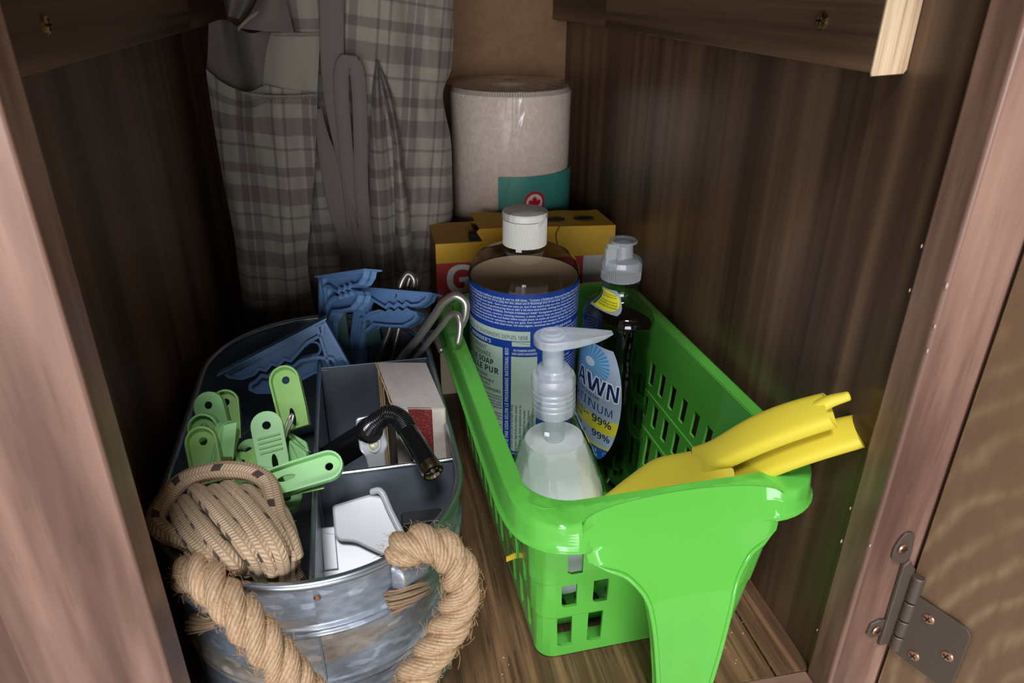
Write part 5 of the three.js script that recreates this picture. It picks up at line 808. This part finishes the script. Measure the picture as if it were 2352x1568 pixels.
// ---------- plaid apron hanging at the back ----------
{
  const t = thing('apron', 'grey plaid cotton apron with stitched pockets and hanging ties at the back left', 'apron');
  const stripe = (x, c, w) => sstep(w / 2 + 0.0006, w / 2 - 0.0006, abs(((x - c + 0.032) % 0.064 + 0.064) % 0.064 - 0.032));
  const plaid = dtex(1024, 1024, (u, v) => { // 128 mm square
    const x = u * 0.128, y = v * 0.128; let d = 0; const sx = [[0.006, 0.007], [0.0155, 0.008], [0.039, 0.0025], [0.050, 0.0025]], sy = [[0.010, 0.0155], [0.0335, 0.0085], [0.054, 0.0025]];
    for (const [c, w] of sx) d += 0.55 * stripe(x, c, w); for (const [c, w] of sy) d += 0.55 * stripe(y, c, w);
    const weave = 0.5 + 0.5 * sin(x * 2 * PI / 0.0009) * sin(y * 2 * PI / 0.0009), slub = fbm(x * 900, y * 60, 5, 2) * 0.5 + fbm(x * 60, y * 900, 6, 2) * 0.5;
    return mix3(mix3([160, 151, 134], [106, 93, 89], clamp(d, 0, 1)), [80, 74, 70], 0.16 * weave + 0.22 * (slub - 0.4));
  });
  const cl = std({ map: plaid, roughness: 0.92, sheen: 0.3, sheenColor: srgb(200, 195, 190), sheenRoughness: 0.6, side: THREE.DoubleSide });
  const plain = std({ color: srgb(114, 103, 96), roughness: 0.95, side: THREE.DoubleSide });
  const plainL = std({ color: srgb(150, 141, 126), roughness: 0.95, side: THREE.DoubleSide });
  const sheet = (name, L, R, fold, mat, par = t, nu = 60, nv = 70, turn = 0) => {
    const l = crv(L), r = crv(R);
    return M(name, grid(nu, nv, (u, v) => { const k = 1 - v, p = l.getPoint(k), q = r.getPoint(k), f = fold ? fold(u, v, lerp(p.x, q.x, u), lerp(p.y, q.y, u)) : [0, 0, 0]; return [lerp(p.x, q.x, u) + f[0], lerp(p.y, q.y, u) + f[1], lerp(p.z, q.z, u) + f[2]]; }, (u, v) => { const k = 1 - v, p = l.getPoint(k), q = r.getPoint(k), w = (q.x - p.x) * 1.08; const x = p.x + u * w, y = lerp(p.y, q.y, u); return [(x * cos(turn) - y * sin(turn)) / 0.128, (x * sin(turn) + y * cos(turn)) / 0.128]; }), mat, par);
  };
  const rip = (x, y, s, a) => a * (fbm(x * 38 + s, y * 9 + s, 3 + s, 3) - 0.5);
  // back skirt
  sheet('skirt', [[-.0599, .3921, -.73], [-.0765, .3282, -.735], [-.0958, .2467, -.735], [-.1066, .1452, -.74], [-.1076, .0439, -.745]], [[.0372, .3928, -.715], [.0331, .3284, -.72], [.0296, .2456, -.72], [.0342, .1416, -.725], [.0429, .0376, -.73]], (u, v, x, y) => [0, 0, rip(x, y, 2, 0.03)], cl);
  // right front panel, edge wavy
  sheet('front_panel', [[-.0105, .3922, -.7], [-.0159, .3266, -.702], [-.0123, .2853, -.704], [-.0089, .2122, -.706], [-.0029, .1302, -.71], [.0042, .0428, -.715]], [[.0943, .3934, -.722], [.0935, .3649, -.722], [.0916, .3277, -.722], [.0885, .3084, -.722], [.0808, .2904, -.722], [.0822, .2718, -.722], [.0866, .2476, -.722], [.087, .2042, -.722], [.0866, .1672, -.724], [.0747, .1193, -.726], [.0548, .0374, -.728]], (u, v, x, y) => [0, 0, 0.012 * sin(u * 2.6 + 0.4) + rip(x, y, 5, 0.018) - 0.016 * pow(u, 6)], cl, t, 80, 90, 0.14);
  // two sharp pleats
  sheet('pleat', [[.0175, .3244, -.69], [.0123, .3018, -.69], [.0073, .2638, -.69], [.0016, .2026, -.692], [-.0029, .1355, -.695], [-.0029, .0659, -.7]], [[.0187, .3244, -.69], [.0198, .2944, -.688], [.0214, .2521, -.687], [.0222, .2024, -.689], [.0208, .1347, -.693], [.021, .0638, -.7]], (u) => [0, 0, 0.009 * sin(u * PI)], cl, t, 20, 60);
  sheet('pleat', [[.0184, .3232, -.695], [.0223, .2937, -.693], [.0267, .255, -.692], [.0256, .2015, -.692], [.0239, .1341, -.694], [.0325, .0628, -.7]], [[.0199, .3232, -.695], [.0293, .2958, -.69], [.034, .2595, -.688], [.0369, .2146, -.688], [.0404, .1525, -.691], [.0534, .0661, -.7]], (u) => [0, 0, 0.011 * sin(u * PI)], cl, t, 20, 60, -0.15);
  // lower pocket, left
  const pk = sheet('pocket', [[-.1322, .3159, -.735], [-.1324, .2769, -.728], [-.1314, .2224, -.72], [-.131, .1623, -.72], [-.1339, .1119, -.72], [-.137, .0559, -.725]], [[-.0358, .2967, -.69], [-.0403, .2655, -.688], [-.0468, .2259, -.69], [-.0567, .175, -.694], [-.0638, .1378, -.7], [-.0615, .0511, -.71]], (u, v, x, y) => [0, -0.012 * sin(PI * clamp(u / 0.55, 0, 1)) * sstep(0.75, 1, v) * (u < 0.55 ? 1 : 0), 0.018 * sin(u * PI * 0.95) + 0.009 * sin(u * 9 + v * 2) * (1 - u) + rip(x, y, 9, 0.016)], cl, t, 80, 80, 0.06);
  const hem = (name, pts, par) => { const c = crv(pts), g = [tube(c, 0.0009, 40, 6)]; const n = 34; for (let i = 0; i < n; i++) { const p = c.getPointAt((i + 0.5) / n), d = c.getTangentAt((i + 0.5) / n); g.push(tube([p.clone().addScaledVector(d, -0.0012).add(V(0, -0.0022, 0.0004)), p.clone().add(V(0, -0.0008, 0.0014)), p.clone().addScaledVector(d, 0.0012).add(V(0, 0.0006, 0.0003))], 0.00045, 4, 4)); } M(name, g, plainL, par, 'overlocked hem'); };
  hem('hem', [[-.099, .2999, -.686], [-.0827, .298, -.679], [-.061, .297, -.678], [-.0361, .2966, -.6885]], pk);
  // upper pocket and the dark fold left of it
  const up = sheet('pocket', [[-.0702, .3465, -.702], [-.076, .3308, -.702], [-.0807, .3129, -.702], [-.0856, .2875, -.7]], [[-.0279, .3463, -.696], [-.0314, .3273, -.695], [-.0346, .3092, -.696], [-.0383, .2869, -.697]], (u, v, x, y) => [0, 0, 0.010 * sin(u * PI) + rip(x, y, 14, 0.012)], plainL, t, 50, 30);
  hem('hem', [[-.0693, .3462, -.7], [-.0556, .3463, -.691], [-.0411, .3463, -.69], [-.0282, .3464, -.694]], up);
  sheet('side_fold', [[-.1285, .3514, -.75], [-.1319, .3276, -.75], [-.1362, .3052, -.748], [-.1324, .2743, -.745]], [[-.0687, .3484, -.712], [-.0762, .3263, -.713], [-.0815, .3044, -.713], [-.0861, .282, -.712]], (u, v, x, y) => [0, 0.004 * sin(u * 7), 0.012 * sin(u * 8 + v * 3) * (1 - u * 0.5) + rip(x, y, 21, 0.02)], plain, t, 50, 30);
  // light panel and folded corner at the top
  sheet('bib', [[-.0576, .3918, -.702], [-.056, .372, -.702], [-.0534, .3585, -.702], [-.0515, .3446, -.702]], [[-.0212, .3921, -.698], [-.0248, .3722, -.698], [-.027, .3586, -.698], [-.0293, .3448, -.698]], (u) => [0, 0, 0.006 * sin(u * PI)], cl, t, 30, 20);
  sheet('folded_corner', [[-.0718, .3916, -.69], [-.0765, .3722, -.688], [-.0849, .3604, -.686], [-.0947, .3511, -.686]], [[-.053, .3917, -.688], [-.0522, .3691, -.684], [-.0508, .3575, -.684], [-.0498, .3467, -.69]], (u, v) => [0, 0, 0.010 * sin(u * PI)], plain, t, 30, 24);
  hem('hem', [[-.094, .3512, -.684], [-.0828, .3599, -.682], [-.0697, .3665, -.681], [-.0582, .3743, -.681]], t);
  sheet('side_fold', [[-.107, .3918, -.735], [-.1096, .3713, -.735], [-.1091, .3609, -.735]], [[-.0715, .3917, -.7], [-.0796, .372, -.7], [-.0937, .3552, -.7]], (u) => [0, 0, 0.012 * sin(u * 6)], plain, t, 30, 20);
  // ties
  const ribbon = (pts, w) => { const c = crv(pts), n = 90; const f = (k) => typeof w === 'function' ? w(k) : w; const g = grid(4, n, (u, v) => { const p = c.getPointAt(v), d = c.getTangentAt(v), s = V(-d.y, d.x, 0).normalize(), q = (u - 0.5) * f(v); return [p.x + s.x * q, p.y + s.y * q, p.z + 0.0016 * sin(u * PI)]; }); const e = []; for (const k of [-0.5, 0.5]) { const ps = []; for (let i = 0; i <= 40; i++) { const p = c.getPointAt(i / 40), d = c.getTangentAt(i / 40), s = V(-d.y, d.x, 0).normalize(); ps.push(p.clone().addScaledVector(s, k * f(i / 40))); } e.push(tube(ps, 0.0009, 80, 5)); } return [g, ...e]; };
  M('tie', ribbon([[-.0137, .392, -.684], [-.0158, .3724, -.684], [-.0196, .3317, -.683], [-.0221, .296, -.682], [-.022, .2624, -.681], [-.0188, .2147, -.681], [-.0117, .1545, -.681]], (k) => lerp(0.0185, 0.004, sstep(0.25, 0.75, k))), plain, t, 'plain grey apron tie');
  M('tie', ribbon([[-.0372, .2841, -.69], [-.0346, .2537, -.688], [-.0258, .2135, -.687], [-.0164, .1661, -.687], [-.0154, .1196, -.69], [-.0144, .0691, -.695]], (k) => lerp(0.006, 0.030, sstep(0, 0.45, k))), plain, t, 'plain grey apron tie');
  M('tie_loop', ribbon([[-.0156, .1757, -.684], [-.0157, .227, -.68], [-.0155, .2704, -.678], [-.0145, .3038, -.677], [-.0113, .3217, -.676], [-.006, .3266, -.675], [-.0013, .3217, -.675], [.0004, .3036, -.676], [-.0013, .2663, -.677], [-.0046, .2186, -.679], [-.0047, .1582, -.682], [-.0021, .0802, -.69]], (k) => 0.011), plain, t, 'plain grey tie loop');
  // hanging rail that carries it, above the picture
  M('hanger_loop', tube([[-0.01, 0.40, -0.716], [-0.01, 0.47, -0.74], [-0.008, 0.50, -0.86], [-0.008, 0.498, -0.897]], 0.004, 30, 8), plain, t);
}

// dust and crumbs on the cabinet floor
{
  const r = rng(404), g = []; for (let i = 0; i < 90; i++) { const x = i < 75 ? 0.17 + 0.075 * r() : 0.03 + 0.05 * r(), z = i < 75 ? -0.28 - 0.09 * r() : -0.28 - 0.2 * r(), s = 0.0002 + 0.0004 * r() * r(); const b = new THREE.IcosahedronGeometry(s, 0); b.scale(1 + r(), 0.5, 1 + r()); b.translate(x, s * 0.4, z); g.push(b); }
  const m = M('dust', g, std({ color: srgb(214, 200, 186), roughness: 0.95 })); m.userData.kind = 'stuff'; m.userData.label = 'pale dust and crumbs on the cabinet floor';
}

renderer.render(scene, camera);
